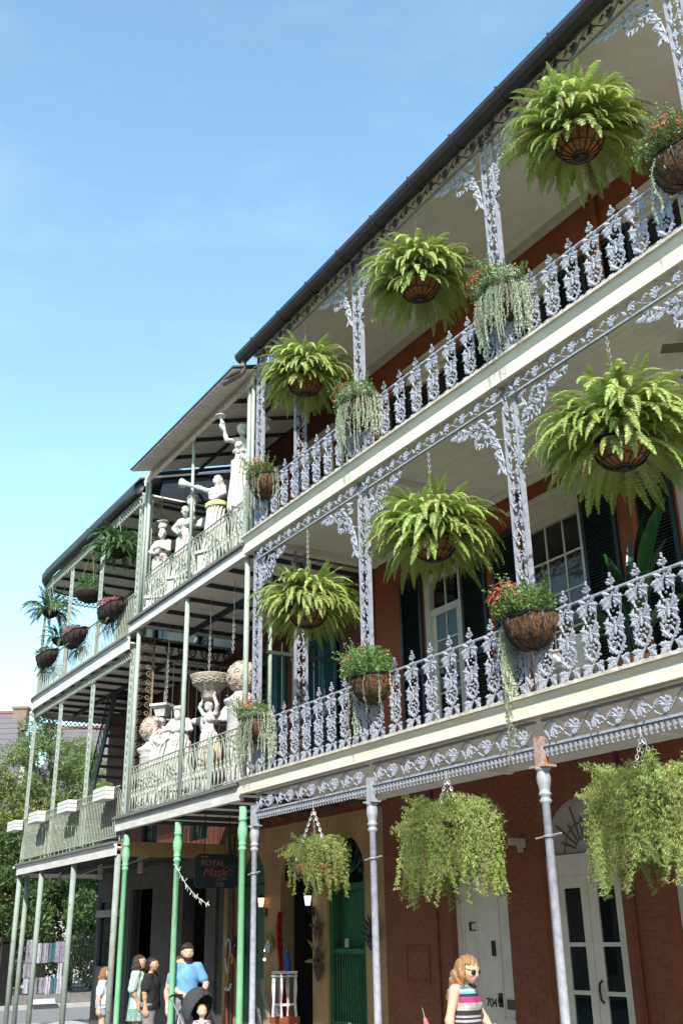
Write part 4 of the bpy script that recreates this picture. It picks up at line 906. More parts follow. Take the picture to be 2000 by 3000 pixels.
# ------------------------------------------------------------------ planters on the railing
def bush(n, rx, ry, rz, seed, L=(.03,.055), w=.010, zmin=-.3):
    R_ = random.Random(seed); g = G()
    for k in range(n):
        while True:
            p = Vector((R_.uniform(-1,1),R_.uniform(-1,1),R_.uniform(-1,1)))
            if .25 < p.length < 1 and p.z > zmin: break
        c = Vector((p.x*rx,p.y*ry,p.z*rz)); d = (p.normalized()+Vector((R_.gauss(0,.7),R_.gauss(0,.7),R_.gauss(.2,.6)))).normalized(); l = R_.uniform(*L); sd = d.orthogonal().normalized()
        sd = (Matrix.Rotation(R_.uniform(0,6.3),3,d) @ sd)*w*R_.uniform(.7,1.4)
        g.add([c, c+d*l*.5+sd, c+d*l, c+d*l*.5-sd], [(0,1,2,3)])
    return g
def blossoms(n, rx, ry, rz, seed, sz=.022):
    R_ = random.Random(seed); g = G()
    for k in range(n):
        a = R_.uniform(0,2*PI); e = R_.uniform(.15,1); c = Vector((rx*math.cos(a)*math.sqrt(1-e*e)*R_.uniform(.5,1.05), ry*math.sin(a)*math.sqrt(1-e*e)*R_.uniform(.5,1.05), rz*e*R_.uniform(.7,1.1)))
        nn = (c+Vector((0,-.05,.05))).normalized(); u_ = nn.orthogonal().normalized(); v_ = nn.cross(u_)
        pts = [c+nn*.004]
        for q in range(5):
            b = 2*PI*q/5; pts += [c+(u_*math.cos(b-.5)+v_*math.sin(b-.5))*sz*.6+nn*.006, c+(u_*math.cos(b)+v_*math.sin(b))*sz, c+(u_*math.cos(b+.5)+v_*math.sin(b+.5))*sz*.6+nn*.006]
        g.add(pts, [(0,3*q+1,3*q+2,3*q+3) for q in range(5)])
    return g
def strand_mesh(L, seed, m_, lw=.014):
    R_ = random.Random(seed); g = G(); n = int(L/.024); P = []; x = y = 0
    for i in range(n+1):
        t = i/n; x += R_.gauss(0,.006); y += R_.gauss(0,.006)
        out = .10*(1-math.exp(-t*9)); P.append(Vector((x+out, y, .06*math.sin(min(1,t*7)*PI)-L*max(0,t-.06))))
    g.tube(P[::2], .0025, 3, cap=False)
    for i in range(n+1):
        for q in range(2):
            d = Vector((R_.gauss(0,1),R_.gauss(0,1),R_.gauss(-.2,.6))).normalized(); l = lw*R_.uniform(1.2,2.2); sd = d.orthogonal().normalized()*lw*.75; c = P[i]
            g.add([c, c+d*l*.55+sd, c+d*l, c+d*l*.55-sd], [(0,1,2,3)])
    return g.mesh('trailing_strand', m_)
HM = [strand_mesh(l, 90+i, K['herb'], .017) for i, l in enumerate((.22,.30,.38))]
SM = [strand_mesh(l, 30+i, K['silver']) for i, l in enumerate((.45,.6,.75,.9,1.1,1.5))]
M_bu = [bush(2400,.46,.32,.30,5).mesh('foliage', K['herb']), bush(2400,.46,.32,.28,6).mesh('foliage', K['herb'])]
M_sb2 = bush(1700,.40,.28,.17,8,(.02,.035),.010).mesh('silver_foliage', K['silver'])
prof = []
g = G(); nu, nv = 16, 8; vs = []
for i in range(nv+1):
    e = PI/2*i/nv
    for k in range(nu+1):
        a = PI+PI*k/nu; vs.append((.37*math.cos(a)*math.cos(e)**.8, .33*math.sin(a)*math.cos(e)**.8, -.34*math.sin(e)))
g.add(vs, [(i*(nu+1)+k, i*(nu+1)+k+1, (i+1)*(nu+1)+k+1, (i+1)*(nu+1)+k) for i in range(nv) for k in range(nu)])
g.add([(-.37,.0,0),(.37,.0,0),(.2,0,-.3),(-.2,0,-.3)], [(0,1,2,3)])
R9 = random.Random(9); vs = [(x*(1+R9.uniform(-.05,.07)), y*(1+R9.uniform(-.05,.08)), z+R9.uniform(-.018,.018)) for x, y, z in vs]; g.v[:len(vs)] = vs
M_hl = g.mesh('coir_liner', K['coird'], True); M_hld = g.mesh('coir_liner', K['coirb'], True)
g = G()
for k in range(1, nu, 2): g.tube([Vector(vs[i*(nu+1)+k])*1.02 for i in range(nv+1)], .008, 4)
g.tube([Vector(vs[k])*1.02+Vector((0,0,.005)) for k in range(nu+1)], .011, 5); g.tube([(-.38,0,.005),(.38,0,.005)], .011, 5)
M_hw = g.mesh('basket', K['wire'])
def planter(x, z, label, seed, silver=0, flower='pink', nfl=60, side=-1, fs=1.0, bushz=.10, silv_top=False, long_=False, y=-.03):
    R_ = random.Random(seed); t = thing('railing_planter', label, 'planter', (x, y, z), 0, 'planters hung on the lavender railings')
    b = ob('basket', M_hw, t); ob('coir_liner', M_hl, b)
    f = ob('foliage', M_bu[seed % 2], t, T(0,-.16,bushz) @ SC(fs)); f['kind'] = 'stuff'
    if silv_top: f = ob('silver_foliage', M_sb2, t, T(.06,-.19,bushz-.0) @ SC(fs)); f['kind'] = 'stuff'
    o = ob('blossoms', blossoms(int(nfl*1.9),.27,.24,.30,seed+3,.027).mesh('blossoms', K[flower]), t, T(side*.18,-.22,bushz+.05)); o['kind'] = 'stuff'
    for k in range(26):
        a = R_.uniform(PI*.9,PI*2.1); ob('sprig', R_.choice(HM), t, T(.26*math.cos(a)*R_.random(), -.16+.16*math.sin(a)*R_.random(), bushz+R_.uniform(.0,.12)) @ RZ(a) @ RY(R_.uniform(.2,1.3)) @ SC(1,1,-1))
    for k in range(silver):
        a = PI+PI*R_.random() if not long_ else R_.uniform(PI*.98, PI*1.25); v = R_.choice([0,1,1,2,2,3]) if not long_ else R_.choice([2,3,4,5,5])
        ob('trailing_strand', SM[v], t, T(.33*math.cos(a), .29*math.sin(a), R_.uniform(-.02,.06)) @ RZ(a) @ SC(R_.uniform(.8,1.05)))
    return t
RZ2, RZ3 = 4.93, 9.14
planter(.40,RZ3-.02,'small planter with coral flowers beside the candle bearing statue',1,12,'orange',45,-.4,.72,.08)
planter(3.50,RZ3-.02,'planter with pink flowers and long silver trails, second from left on the top floor',2,70,'pink',70,-1,.9,.08,True)
planter(6.86,RZ3-.02,'railing planter with pink flowers and thick silver trails, right of centre on the top floor',3,95,'pink',80,-1,.9,.08,True)
planter(9.72,RZ3-.0,'railing planter with bright pink flowers at the right picture edge, top floor',4,4,'pink',120,-.3,1.0,.10)
planter(.28,RZ2-.02,'railing planter with coral flowers and matted silver trails next to the green pipe post',5,60,'orange',45,-.3,.72,.08,True)
planter(3.62,RZ2-.02,'railing planter with bushy greenery and torn coir, second from the left on the middle floor',6,10,'pink',30,-1,1.0,.12)
planter(6.80,RZ2-.02,'railing planter with pink flowers and one very long silver trail, middle floor',7,34,'pink',90,-1,.9,.12,long_=True)
o = bush(900,.24,.2,.30,77,(.03,.05),.012,-1).mesh('foliage', K['herb'])
# ------------------------------------------------------------------ plants of the corner gallery
GL = 'hanging plants of the corner gallery'
def smallfern(x, z, n, s, label, seed, top, y=-.12, liner=True):
    t = fern(x, y, z, n, s, label, GL, top, FD, .25, .3, seed); return t
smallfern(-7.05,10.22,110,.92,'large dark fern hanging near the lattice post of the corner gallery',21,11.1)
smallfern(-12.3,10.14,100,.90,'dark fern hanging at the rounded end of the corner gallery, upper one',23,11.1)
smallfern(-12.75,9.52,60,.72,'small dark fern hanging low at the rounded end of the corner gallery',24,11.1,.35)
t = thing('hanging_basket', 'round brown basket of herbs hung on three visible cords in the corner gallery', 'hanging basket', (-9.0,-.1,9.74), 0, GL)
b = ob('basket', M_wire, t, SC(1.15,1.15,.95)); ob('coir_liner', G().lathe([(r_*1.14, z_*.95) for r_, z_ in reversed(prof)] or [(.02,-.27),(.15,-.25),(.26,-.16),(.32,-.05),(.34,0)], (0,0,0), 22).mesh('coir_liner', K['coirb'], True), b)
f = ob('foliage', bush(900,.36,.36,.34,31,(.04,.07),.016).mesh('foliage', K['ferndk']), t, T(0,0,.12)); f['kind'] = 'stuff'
g = G()
for k in range(3): a = 2*PI*k/3; g.tube([(.33*math.cos(a),.33*math.sin(a),0),(0,0,1.15)], .010, 4)
g.tube([(0,0,1.15),(0,0,1.35)], .008, 4); ob('cord', g.mesh('cord', K['stem']), t)
for i, (x, nm) in enumerate([(-7.15,'nearest the statue gallery'),(-9.75,'middle one'),(-12.1,'nearest the rounded end')]):
    t = thing('railing_planter', 'long dark coir planter with mauve flowers on the corner railing, '+nm, 'planter', (x,-.06,8.84), 0, 'planters on the corner gallery railing')
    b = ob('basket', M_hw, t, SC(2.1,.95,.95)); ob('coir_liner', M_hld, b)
    f = ob('foliage', bush(700,.5,.24,.12,40+i,(.03,.06),.012).mesh('foliage', K['mauve'] if i != 2 else K['ferndk']), t, T(0,-.15,.06)); f['kind'] = 'stuff'
    o = ob('blossoms', blossoms(70,.48,.24,.16,44+i).mesh('blossoms', K['mauve'] if i else K['pink']), t, T(0,-.16,.03)); o['kind'] = 'stuff'
    R_ = random.Random(60+i)
    for k in range(26): a = R_.uniform(PI*.1,PI*1.9); ob('frond', FD[R_.choice([4,5,6,7])], t, T(-.25+R_.uniform(-.3,.3), .10, -.30) @ RZ(a) @ SC(R_.uniform(.45,.72)))
# ------------------------------------------------------------------ potted broad-leaf plant and chair on the middle floor, ceiling fan
t = thing('potted_plant', 'potted plant with broad glossy dark leaves behind the middle floor railing', 'plant', (7.15,1.15,4.09))
ob('pot', G().lathe([(.16,0),(.2,.05),(.24,.38),(.26,.40),(.26,.44),(.22,.44)], (0,0,0), 20).mesh('pot', mat('terracotta', (.25,.12,.07)), True), t)
def big_leaf(L, w, th0, bend, seed):
    g = G(); n = 12; p = Vector((0,0,0)); vs = []; st = []
    for i in range(n+1):
        q = i/n; a = math.radians(th0-bend*q); d = Vector((math.cos(a),0,math.sin(a))); nn = Vector((-d.z,0,d.x)); st.append(p.copy())
        ww = 0.006 if q < .35 else w*math.sin(PI*min(1,(q-.33)/.67*.93+.05))**.75
        vs += [p+Vector((0,ww,0))+nn*ww*.45, p.copy(), p-Vector((0,ww,0))+nn*ww*.45]; p = p+d*(L/n)
    g.add(vs, [q for i in range(n) for q in ((3*i,3*i+1,3*i+4,3*i+3),(3*i+1,3*i+2,3*i+5,3*i+4))]); g.tube(st[:9], .011, 5)
    return g.mesh('leaf', K['banana'], True)
for i, (az, th, be, L, w) in enumerate([(2.9,70,95,1.25,.15),(3.3,62,100,1.2,.14),(2.4,80,60,1.5,.13),(.2,84,25,1.9,.15),(.5,86,8,1.75,.13),(-.6,75,70,1.2,.12),(1.2,85,30,1.6,.12),(4.2,70,80,1.2,.13),(2.0,88,12,1.55,.06),(-1.6,60,100,1.0,.12),(.0,70,85,1.1,.11),(3.0,86,20,1.45,.10)]):
    ob('leaf', big_leaf(L, w, th, be, i), t, T(.05*math.cos(az),.05*math.sin(az),.42) @ RZ(az))
t = thing('garden_chair', 'white round backed garden chair behind the middle floor railing', 'chair', (6.35,.85,4.09), -.5)
g = G(); vs = []
for k in range(15):
    a = -PI*.62+PI*1.24*k/14
    for z in (.42,.9-.16*abs(k-7)/7): vs.append((.30*math.sin(a), .30*math.cos(a), z))
g.add(vs, [(2*k,2*k+2,2*k+3,2*k+1) for k in range(14)])
ob('backrest', g.mesh('backrest', K['whitebox'], True), t); ob('back_rim', G().tube([vs[2*k+1] for k in range(15)], .018, 6).mesh('back_rim', K['whitebox'], True), t)
ob('seat', G().lathe([(.02,.40),(.27,.40),(.29,.43),(.27,.46),(.02,.46)], (0,0,0), 20).mesh('seat', K['whitebox'], True), t)
for k in range(4): a = PI/4+k*PI/2; ob('leg', G().tube([(.2*math.cos(a),.2*math.sin(a),.4),(.26*math.cos(a),.26*math.sin(a),0)], [.018,.012], 6).mesh('leg', K['whitebox']), t)
t = thing('ceiling_fan', 'dark ceiling fan under the upper deck at the right picture edge', 'fan', (8.85,1.3,8.1))
ob('rod', G().tube([(0,0,0),(0,0,-.3)], .02, 8).mesh('rod', K['wire']), t); ob('motor', G().lathe([(.03,-.48),(.10,-.46),(.13,-.40),(.13,-.33),(.09,-.29),(.03,-.28)], (0,0,0), 20).mesh('motor', K['wire'], True), t)
mb = G().box(.12,.72,-.07,.07,-.392,-.38).mesh('blade', mat('grey_fan_blade', (.16,.15,.12)))
for k in range(5): ob('blade', mb, t, RZ(2*PI*k/5+.3) @ RX(.2))
# white slatted window boxes on the lower railing of the corner gallery
for i, (x, nm, w) in enumerate([(-13.45,'at the rounded end',.95),(-11.2,'second from the rounded end',.95),(-8.85,'third from the rounded end',1.0),(-6.42,'beside the statue gallery',.95)]):
    t = thing('window_box', 'white slatted window box hung on the corner railing, '+nm, 'window box', (x,-.26 if i else -.18,4.40), 0, 'white window boxes'); t.scale = (.9,.7,.72)
    w *= .8
    ob('box', G().box(-w/2,w/2,-.16,.14,0,.36).mesh('box', K['whitebox']), t)
    for k in range(3): ob('slat', G().box(-w/2-.012,w/2+.012,-.178,-.162,.015+k*.118,.115+k*.118).mesh('slat', K['whitebox']), t); ob('end_slat', G().box(w/2+.002,w/2+.016,-.15,.13,.015+k*.118,.115+k*.118).mesh('end_slat', K['whitebox']), t)
    ob('soil', G().box(-w/2+.02,w/2-.02,-.14,.12,.33,.365).mesh('soil', K['soil']), t)
    if i == 3: f = ob('foliage', bush(700,.42,.16,.14,71,(.03,.06),.012).mesh('foliage', K['herb']), t, T(0,0,.38)); f['kind'] = 'stuff'
# ================================================================== smooth bodies from rounded cones
class Body:
    def __init__(s): s.p = []
    def cap(s, a, b, r0, r1=None, sy=1.0): s.p.append(('c', np.array(a, float), np.array(b, float), r0, r0 if r1 is None else r1, sy)); return s
    def ell(s, c, r, rz=0.0, ry=0.0): s.p.append(('e', np.array(c, float), np.array(r, float), rz, ry)); return s
    def chain(s, pts, rs, sy=1.0):
        for i in range(len(pts)-1): s.cap(pts[i], pts[i+1], rs[i], rs[i+1], sy)
        return s
    def inflate(s, d):
        b = Body()
        for q in s.p:
            if q[0] == 'c': b.p.append(('c', q[1], q[2], q[3]+d, q[4]+d, q[5]))
            else: b.p.append(('e', q[1], q[2]+d, q[3], q[4]))
        return b
    def mesh(s, name, mat_, h=.0055, k=.008, clip=None, disp=None, scale=1.0):
        lo_ = np.array([9.]*3); hi_ = -lo_
        for q in s.p:
            if q[0] == 'c': r = max(q[3], q[4])*max(1, 1/q[5] if q[5] < 1 else q[5]); a = np.minimum(q[1], q[2])-r; b = np.maximum(q[1], q[2])+r
            else: r = max(q[2]); a = q[1]-r; b = q[1]+r
            lo_ = np.minimum(lo_, a); hi_ = np.maximum(hi_, b)
        lo_ -= 4*h; hi_ += 4*h
        n = np.ceil((hi_-lo_)/h).astype(int)+1
        ax = [lo_[i]+h*np.arange(n[i]) for i in range(3)]
        Sx = np.zeros(n)
        for q in s.p:
            if q[0] == 'c': r = max(q[3], q[4])*max(1, 1/q[5] if q[5] < 1 else q[5])+8*k; a = np.minimum(q[1], q[2])-r; b = np.maximum(q[1], q[2])+r
            else: r = max(q[2])+8*k; a = q[1]-r; b = q[1]+r
            i0 = np.maximum(0, ((a-lo_)/h).astype(int)); i1 = np.minimum(n, ((b-lo_)/h).astype(int)+2)
            if (i1 <= i0).any(): continue
            X = ax[0][i0[0]:i1[0], None, None]; Y = ax[1][None, i0[1]:i1[1], None]; Z = ax[2][None, None, i0[2]:i1[2]]
            if q[0] == 'c':
                A, B, r0, r1, sy = q[1:]; d = B-A; L2 = max(1e-12, d[0]**2+(d[1]*sy)**2+d[2]**2)
                t = np.clip(((X-A[0])*d[0]+(Y-A[1])*sy*d[1]*sy+(Z-A[2])*d[2])/L2, 0, 1)
                D_ = np.sqrt((X-A[0]-t*d[0])**2+((Y-A[1]-t*d[1])*sy)**2+(Z-A[2]-t*d[2])**2)-(r0+(r1-r0)*t)
            else:
                c, r = q[1], q[2]; x, y, z = X-c[0], Y-c[1], Z-c[2]
                if q[3]: cs, sn = math.cos(q[3]), math.sin(q[3]); x, y = x*cs+y*sn, y*cs-x*sn
                if q[4]: cs, sn = math.cos(q[4]), math.sin(q[4]); x, z = x*cs-z*sn, z*cs+x*sn
                e = np.sqrt((x/r[0])**2+(y/r[1])**2+(z/r[2])**2); e2 = np.sqrt((x/r[0]**2)**2+(y/r[1]**2)**2+(z/r[2]**2)**2)+1e-9
                D_ = e*(e-1)/e2
            Sx[i0[0]:i1[0], i0[1]:i1[1], i0[2]:i1[2]] += np.exp(np.clip(-D_/k, -60, 60))
        F = -k*np.log(Sx+1e-30)
        X = ax[0][:, None, None]; Y = ax[1][None, :, None]; Z = ax[2][None, None, :]
        if disp is not None: F = F+disp(X, Y, Z)
        if clip is not None:
            for c in clip: F = np.maximum(F, c(X, Y, Z))
        return nets(F, lo_, h, name, mat_, scale)
def nets(F, lo_, h, name, mat_, scale):
    F = np.where(np.abs(F) < 1e-9, 1e-9, F); nx, ny, nz = F.shape; s = F < 0
    acc = np.zeros((nx-1, ny-1, nz-1, 3)); cnt = np.zeros((nx-1, ny-1, nz-1))
    sl = lambda o, m_: slice(o, m_-1+o)
    for axis in range(3):
        for o1 in (0, 1):
            for o2 in (0, 1):
                o = [0, 0, 0]; rest = [q for q in range(3) if q != axis]; o[rest[0]] = o1; o[rest[1]] = o2
                a = F[sl(o[0], nx), sl(o[1], ny), sl(o[2], nz)]; o_b = list(o); o_b[axis] = 1
                b = F[sl(o_b[0], nx), sl(o_b[1], ny), sl(o_b[2], nz)]
                m_ = (a < 0) != (b < 0); t = np.where(m_, a/np.where(m_, a-b, 1), 0)
                for q in range(3): acc[..., q] += np.where(m_, t if q == axis else o[q], 0)
                cnt += m_
    act = cnt > 0; idx = -np.ones(act.shape, int); idx[act] = np.arange(act.sum()); ijk = np.argwhere(act)
    V = (ijk+acc[act]/cnt[act][:, None])*h+lo_; V *= scale
    Q = []
    for axis in range(3):
        r1, r2 = (axis+1) % 3, (axis+2) % 3
        a = [slice(None)]*3; b = [slice(None)]*3; a[axis] = slice(0, -1); b[axis] = slice(1, None)
        sa, sb = s[tuple(a)], s[tuple(b)]; e = np.argwhere(sa != sb)
        ok = (e[:, r1] > 0) & (e[:, r2] > 0) & (e[:, r1] < F.shape[r1]-1) & (e[:, r2] < F.shape[r2]-1); e = e[ok]
        c = []
        for d1, d2 in ((-1,-1),(0,-1),(0,0),(-1,0)):
            w = e.copy(); w[:, r1] += d1; w[:, r2] += d2; c.append(idx[w[:, 0], w[:, 1], w[:, 2]])
        q = np.stack(c, 1); fl = ~sa[tuple(e.T)]; q[fl] = q[fl][:, ::-1]; Q.append(q)
    Q = np.concatenate(Q); Q = Q[(Q >= 0).all(1)]
    me = bpy.data.meshes.new(name); me.vertices.add(len(V)); me.vertices.foreach_set('co', V.ravel())
    me.loops.add(Q.size); me.loops.foreach_set('vertex_index', Q.ravel()); me.polygons.add(len(Q))
    me.polygons.foreach_set('loop_start', np.arange(0, Q.size, 4)); me.polygons.foreach_set('loop_total', np.full(len(Q), 4))
    me.materials.append(mat_); me.polygons.foreach_set('use_smooth', [True]*len(Q)); me.update(calc_edges=True); me.validate()
    return me
# ------------------------------------------------------------------ figures (unit height, facing +x)
def hand(b, w, d, palm, curl=.5, s=1.0, thumb=1):
    w = np.array(w, float); d = np.array(d, float); d /= np.linalg.norm(d); pn = np.array(palm, float); pn -= d*pn.dot(d); pn /= np.linalg.norm(pn)+1e-9; sd = np.cross(d, pn)*thumb
    L = .052*s; b.cap(w, w+d*L*.8, .0135*s, .0125*s); b.cap(w+sd*.010*s, w+sd*.013*s+d*L*.85, .0105*s); b.cap(w-sd*.010*s, w-sd*.014*s+d*L*.8, .010*s)
    for i, (o, l) in enumerate(((.019,.040),(.0065,.046),(-.0065,.042),(-.019,.033))):
        p0 = w+d*L*.85+sd*o*s; a1 = curl; d1 = d*math.cos(a1)+pn*math.sin(a1); p1 = p0+d1*l*.5*s; a2 = curl*2.2; d2 = d*math.cos(a2)+pn*math.sin(a2); p2 = p1+d2*l*.5*s
        b.chain([p0, p1, p2], [.0062*s,.0058*s,.0050*s])
    p0 = w+d*L*.25+sd*.016*s; p1 = p0+(sd*.75+d*.6+pn*.3)*.024*s; p2 = p1+(d*.85+sd*.1+pn*.5)*.022*s; b.chain([p0,p1,p2], [.0085*s,.0072*s,.0058*s])
def figure(LA, RA, legs=None, tilt=0.0, turn=0.0, fem=False, heavy=1.0, hx=.0, headonly=False, hc=1.15):
    """LA / RA: (elbow, wrist, finger direction, palm direction)"""
    b = Body(); w = heavy
    b.ell((0,0,.54), (.066*w,.092*w,.066)); b.ell((.004*w,0,.63), (.058*w,.078*w,.075)); b.ell((.0,0,.735), (.064*w,.088*w,.085))
    b.cap((-.004,.088,.808), (-.004,-.088,.808), .034); b.cap((-.012,0,.80), (.006+hx*.5,0,.885), .032, .027)
    if fem:
        for sy in (-1,1): b.ell((.052,sy*.04,.735), (.033,.036,.036))
    hd = Body()
    hd.ell((.010,0,.935), (.062,.050,.064)); hd.ell((.030,0,.893), (.036,.036,.030)); hd.cap((.066,0,.940), (.079,0,.916), .006, .0085); hd.ell((.060,0,.948), (.012,.034,.007)); hd.ell((.062,0,.893), (.009,.016,.006)); hd.ell((.052,0,.872), (.014,.014,.011))
    for sy in (-1,1): hd.ell((.004,sy*.052,.925), (.012,.006,.017)); hd.ell((.050,sy*.028,.915), (.014,.015,.013))
    for i, q in enumerate(hd.p):     # turn and tilt the head about the neck
        def rot(p):
            p = np.array(p)-np.array([0,0,.87]); cs, sn = math.cos(turn), math.sin(turn); ct, st_ = math.cos(tilt), math.sin(tilt)
            p = np.array([p[0]*ct+p[2]*st_, p[1], p[2]*ct-p[0]*st_]); p = np.array([p[0]*cs-p[1]*sn, p[0]*sn+p[1]*cs, p[2]])
            return p+np.array([hx,0,.87])
        if q[0] == 'c': hd.p[i] = ('c', rot(q[1]), rot(q[2]), q[3], q[4], q[5])
        else: hd.p[i] = ('e', rot(q[1]), q[2], turn, q[4]+tilt)
    b.head = hd; b.rot = rot; b.p += hd.p
    legs = legs or [((.0,.052,.28), (-.02,.055,.045)), ((.015,-.052,.28), (.0,-.055,.045))]
    b.legs = Body(); b.arms = Body(); b.up = Body()
    for sy, (kn, an) in zip((1,-1), legs):
        hp = (0,sy*.052,.52); b.legs.cap(hp, kn, .060*w, .039); b.legs.cap(kn, an, .038, .024); m_ = np.array(kn)*.68+np.array(an)*.32; b.legs.ell(m_+np.array([-.014,0,0]), (.030,.030,.055))
        a = np.array(an); b.legs.cap(a+np.array([-.016,0,-.024]), a+np.array([.085,sy*.008,-.032]), .021, .015); 
    for sy, arm in ((1,LA),(-1,RA)):
        el, wr, fd, pd = arm; sh = (-.004,sy*.104,.805)
        b.up.cap(sh, el, .032*w, .0245); b.arms.cap(sh, el, .031, .024); b.arms.cap(el, wr, .0245, .0165); m_ = np.array(el)*.7+np.array(wr)*.3; b.arms.ell(m_, (.024,.024,.026))
        hand(b.arms, wr, fd, pd, .35 if hc > 1 else .9, hc*.88, sy)
    b.p += b.legs.p+b.arms.p
    return b
DOWN = lambda sy, f=0.0: ((-.01+f,sy*.135,.645), (.02+f,sy*.14,.485), (0.1,0,-1), (0,-sy,0))
def skin(nm, c): return mat(nm, c, tuple(q*.88 for q in c), 20, .5)
SK1 = skin('light_skin', (.62,.38,.28)); SK2 = skin('tan_skin', (.52,.30,.20))
def above(z0): return lambda X, Y, Z: z0-Z+0*X+0*Y
def below(z0): return lambda X, Y, Z: Z-z0+0*X+0*Y
def folds(a=.003, f=70): return lambda X, Y, Z: a*np.sin(f*(Y+.4*X)+3*np.sin(17*Z+9*X))*np.cos(23*Z+11*Y)
def shirt(b, hem, mat_, H, sleeve=.62, neck=.843, loose=.012, fem=False, nm='shirt', w=1.0, fold=.004, extra=None):
    c = Body(); c.ell((0,0,.735), (.066*w+loose,.090*w+loose,.088)); c.cap((-.004,.088,.806), (-.004,-.088,.806), .034+loose*.6)
    c.cap((0,0,.70), (.004,0,hem+.01), .066*w+loose, .070*w+loose*1.1, .74)
    if fem:
        for sy in (-1,1): c.ell((.052,sy*.04,.735), (.036+loose*.5,.040,.040))
    if sleeve:
        for q in b.up.p:
            e = q[1]+(q[2]-q[1])*sleeve; c.cap(q[1], e, .034+loose*.7, .032+loose*.9)
    cl = [above(hem), below(neck)]
    if not sleeve: cl.append(lambda X, Y, Z: np.abs(Y)-.098+0*X+0*Z)
    return c.mesh(nm, mat_, .0062, .012, cl, folds(fold, 60), H)
def trousers(b, z0, mat_, H, w=1.0, loose=.012, nm='shorts', top=.60):
    c = Body(); c.ell((0,0,.545), (.070*w+loose,.096*w+loose,.072)); c.ell((.004,0,.60), (.062*w+loose,.084*w+loose,.05))
    for q in b.legs.p[:1]+b.legs.p[4-0:5] if False else [q for q in b.legs.p if q[0] == 'c' and q[3] > .022]: c.cap(q[1], q[2], q[3]+loose*1.3, q[4]+loose*1.6)
    return c.mesh(nm, mat_, .0062, .012, [above(z0), below(top)], folds(.003, 50), H)
def skirt(z0, r0, r1, mat_, H, top=.64, nm='skirt', sy=.85):
    c = Body(); c.cap((0,0,top-.02), (0,0,z0), r0, r1, sy); return c.mesh(nm, mat_, .0065, .01, [above(z0), below(top)], lambda X, Y, Z: .006*np.sin(9*np.arctan2(Y, X))*(top-Z)*4, H)
def hair(b, mat_, H, long_=0.0, nm='hair', band=None, fringe_=.0):
    c = Body(); c.ell(b.rot((.004,0,.944)), (.066,.056,.064)); c.ell(b.rot((-.022,0,.925)), (.048,.053,.062))
    if long_:
        for sy in (-1,0,1):
            c.chain([b.rot((-.02,sy*.036,.94)), b.rot((-.038,sy*.046,.87)), b.rot((-.045,sy*.050,.93-long_))], [.030,.032,.022])
        for sy in (-1,1): c.chain([b.rot((.005,sy*.050,.95)), b.rot((.012,sy*.056,.89)), b.rot((.02,sy*.058,.93-long_*.8))], [.016,.019,.014])
    f0 = b.rot((.048,0,.962)); fd = b.rot((1,0,.87+.25))-b.rot((0,0,.87)); fd = fd/np.linalg.norm(fd)
    up_ = b.rot((0,0,1.87))-b.rot((0,0,.87))
    def face(X, Y, Z):      # keep behind the face plane, or above the hair line
        d1 = (X-f0[0])*fd[0]+(Y-f0[1])*fd[1]+(Z-f0[2])*fd[2]+.030; d2 = (X-f0[0])*up_[0]+(Y-f0[1])*up_[1]+(Z-f0[2])*up_[2]
        return np.minimum(d1, -d2+.0)
    return c.mesh(nm, mat_, .0055, .008, [face], lambda X, Y, Z: .0045*np.sin(190*(Y+X*.7)+4*np.sin(22*Z))+.002*np.sin(420*(Y-X)), H)
def eyes(b, H, glasses=False):
    g = G()
    for sy in (-1,1):
        p = b.rot((.060,sy*.022,.930))
        if glasses: g.sphere(Vector(p)*H+Vector((.010,0,0)), .024*H, 10, 8, sq=(.55,1,.80))
        else: g.sphere(Vector(p)*H, .0065*H, 8, 6)
    if glasses:
        g.tube([Vector(b.rot((.066,-.03,.937)))*H, Vector(b.rot((.072,0,.937)))*H, Vector(b.rot((.066,.03,.937)))*H], .005*H, 5)
        for sy in (-1,1): g.tube([Vector(b.rot((.056,sy*.042,.937)))*H, Vector(b.rot((.0,sy*.056,.937)))*H], .0035*H, 4)
    return g
def person(label, loc, face, H, b, cl, hairspec=None, skin_=SK1, glasses=False):
    a = math.atan2(face[1], face[0]); t = thing('person', label, 'person', loc, a)
    ob('body', b.mesh('body', skin_, .0050, .0075, None, None, H), t)
    for nm, me in cl: ob(nm, me, t)
    if hairspec: ob('hair', hair(b, hairspec[0], H, hairspec[1]), t)
    ob('sunglasses' if glasses else 'eyes', eyes(b, H, glasses).mesh('eyes', K['black'], True), t)
    return t
def shoes(b, H, m_):
    c = Body()
    for q in b.legs.p:
        if q[0] == 'c' and q[3] < .022: c.cap(q[1], q[2], .025, .019)
    return c.mesh('shoes', m_, .006, .008, [below(.05)], None, H)
mBlue = mat('heather_blue_cotton', (.16,.36,.62), (.11,.28,.52), 40, .9); mGrey = mat('grey_cotton', (.24,.23,.24), (.17,.165,.17), 30, .9); mBlk = mat('black_cotton', (.018,.019,.023), (.011,.012,.014), 20, .9)
mWht = mat('white_cotton', (.70,.70,.74), (.58,.58,.63), 14, .9); mDen = mat('pale_denim', (.30,.38,.50), (.22,.29,.40), 20, .9); mMint = mat('mint_knit', (.42,.58,.50), (.34,.50,.43), 20, .9)
mFlor = mat('blue_green_floral_cloth', (.10,.25,.25), (.32,.36,.26), 38, .9, lo=.45, hi=.52); mLeo = mat('rust_patterned_cloth', (.55,.42,.30), (.17,.06,.03), 34, .9, lo=.46, hi=.53); mBrn = mat('brown_top_cloth', (.20,.09,.06), (.14,.06,.04), 20, .9)
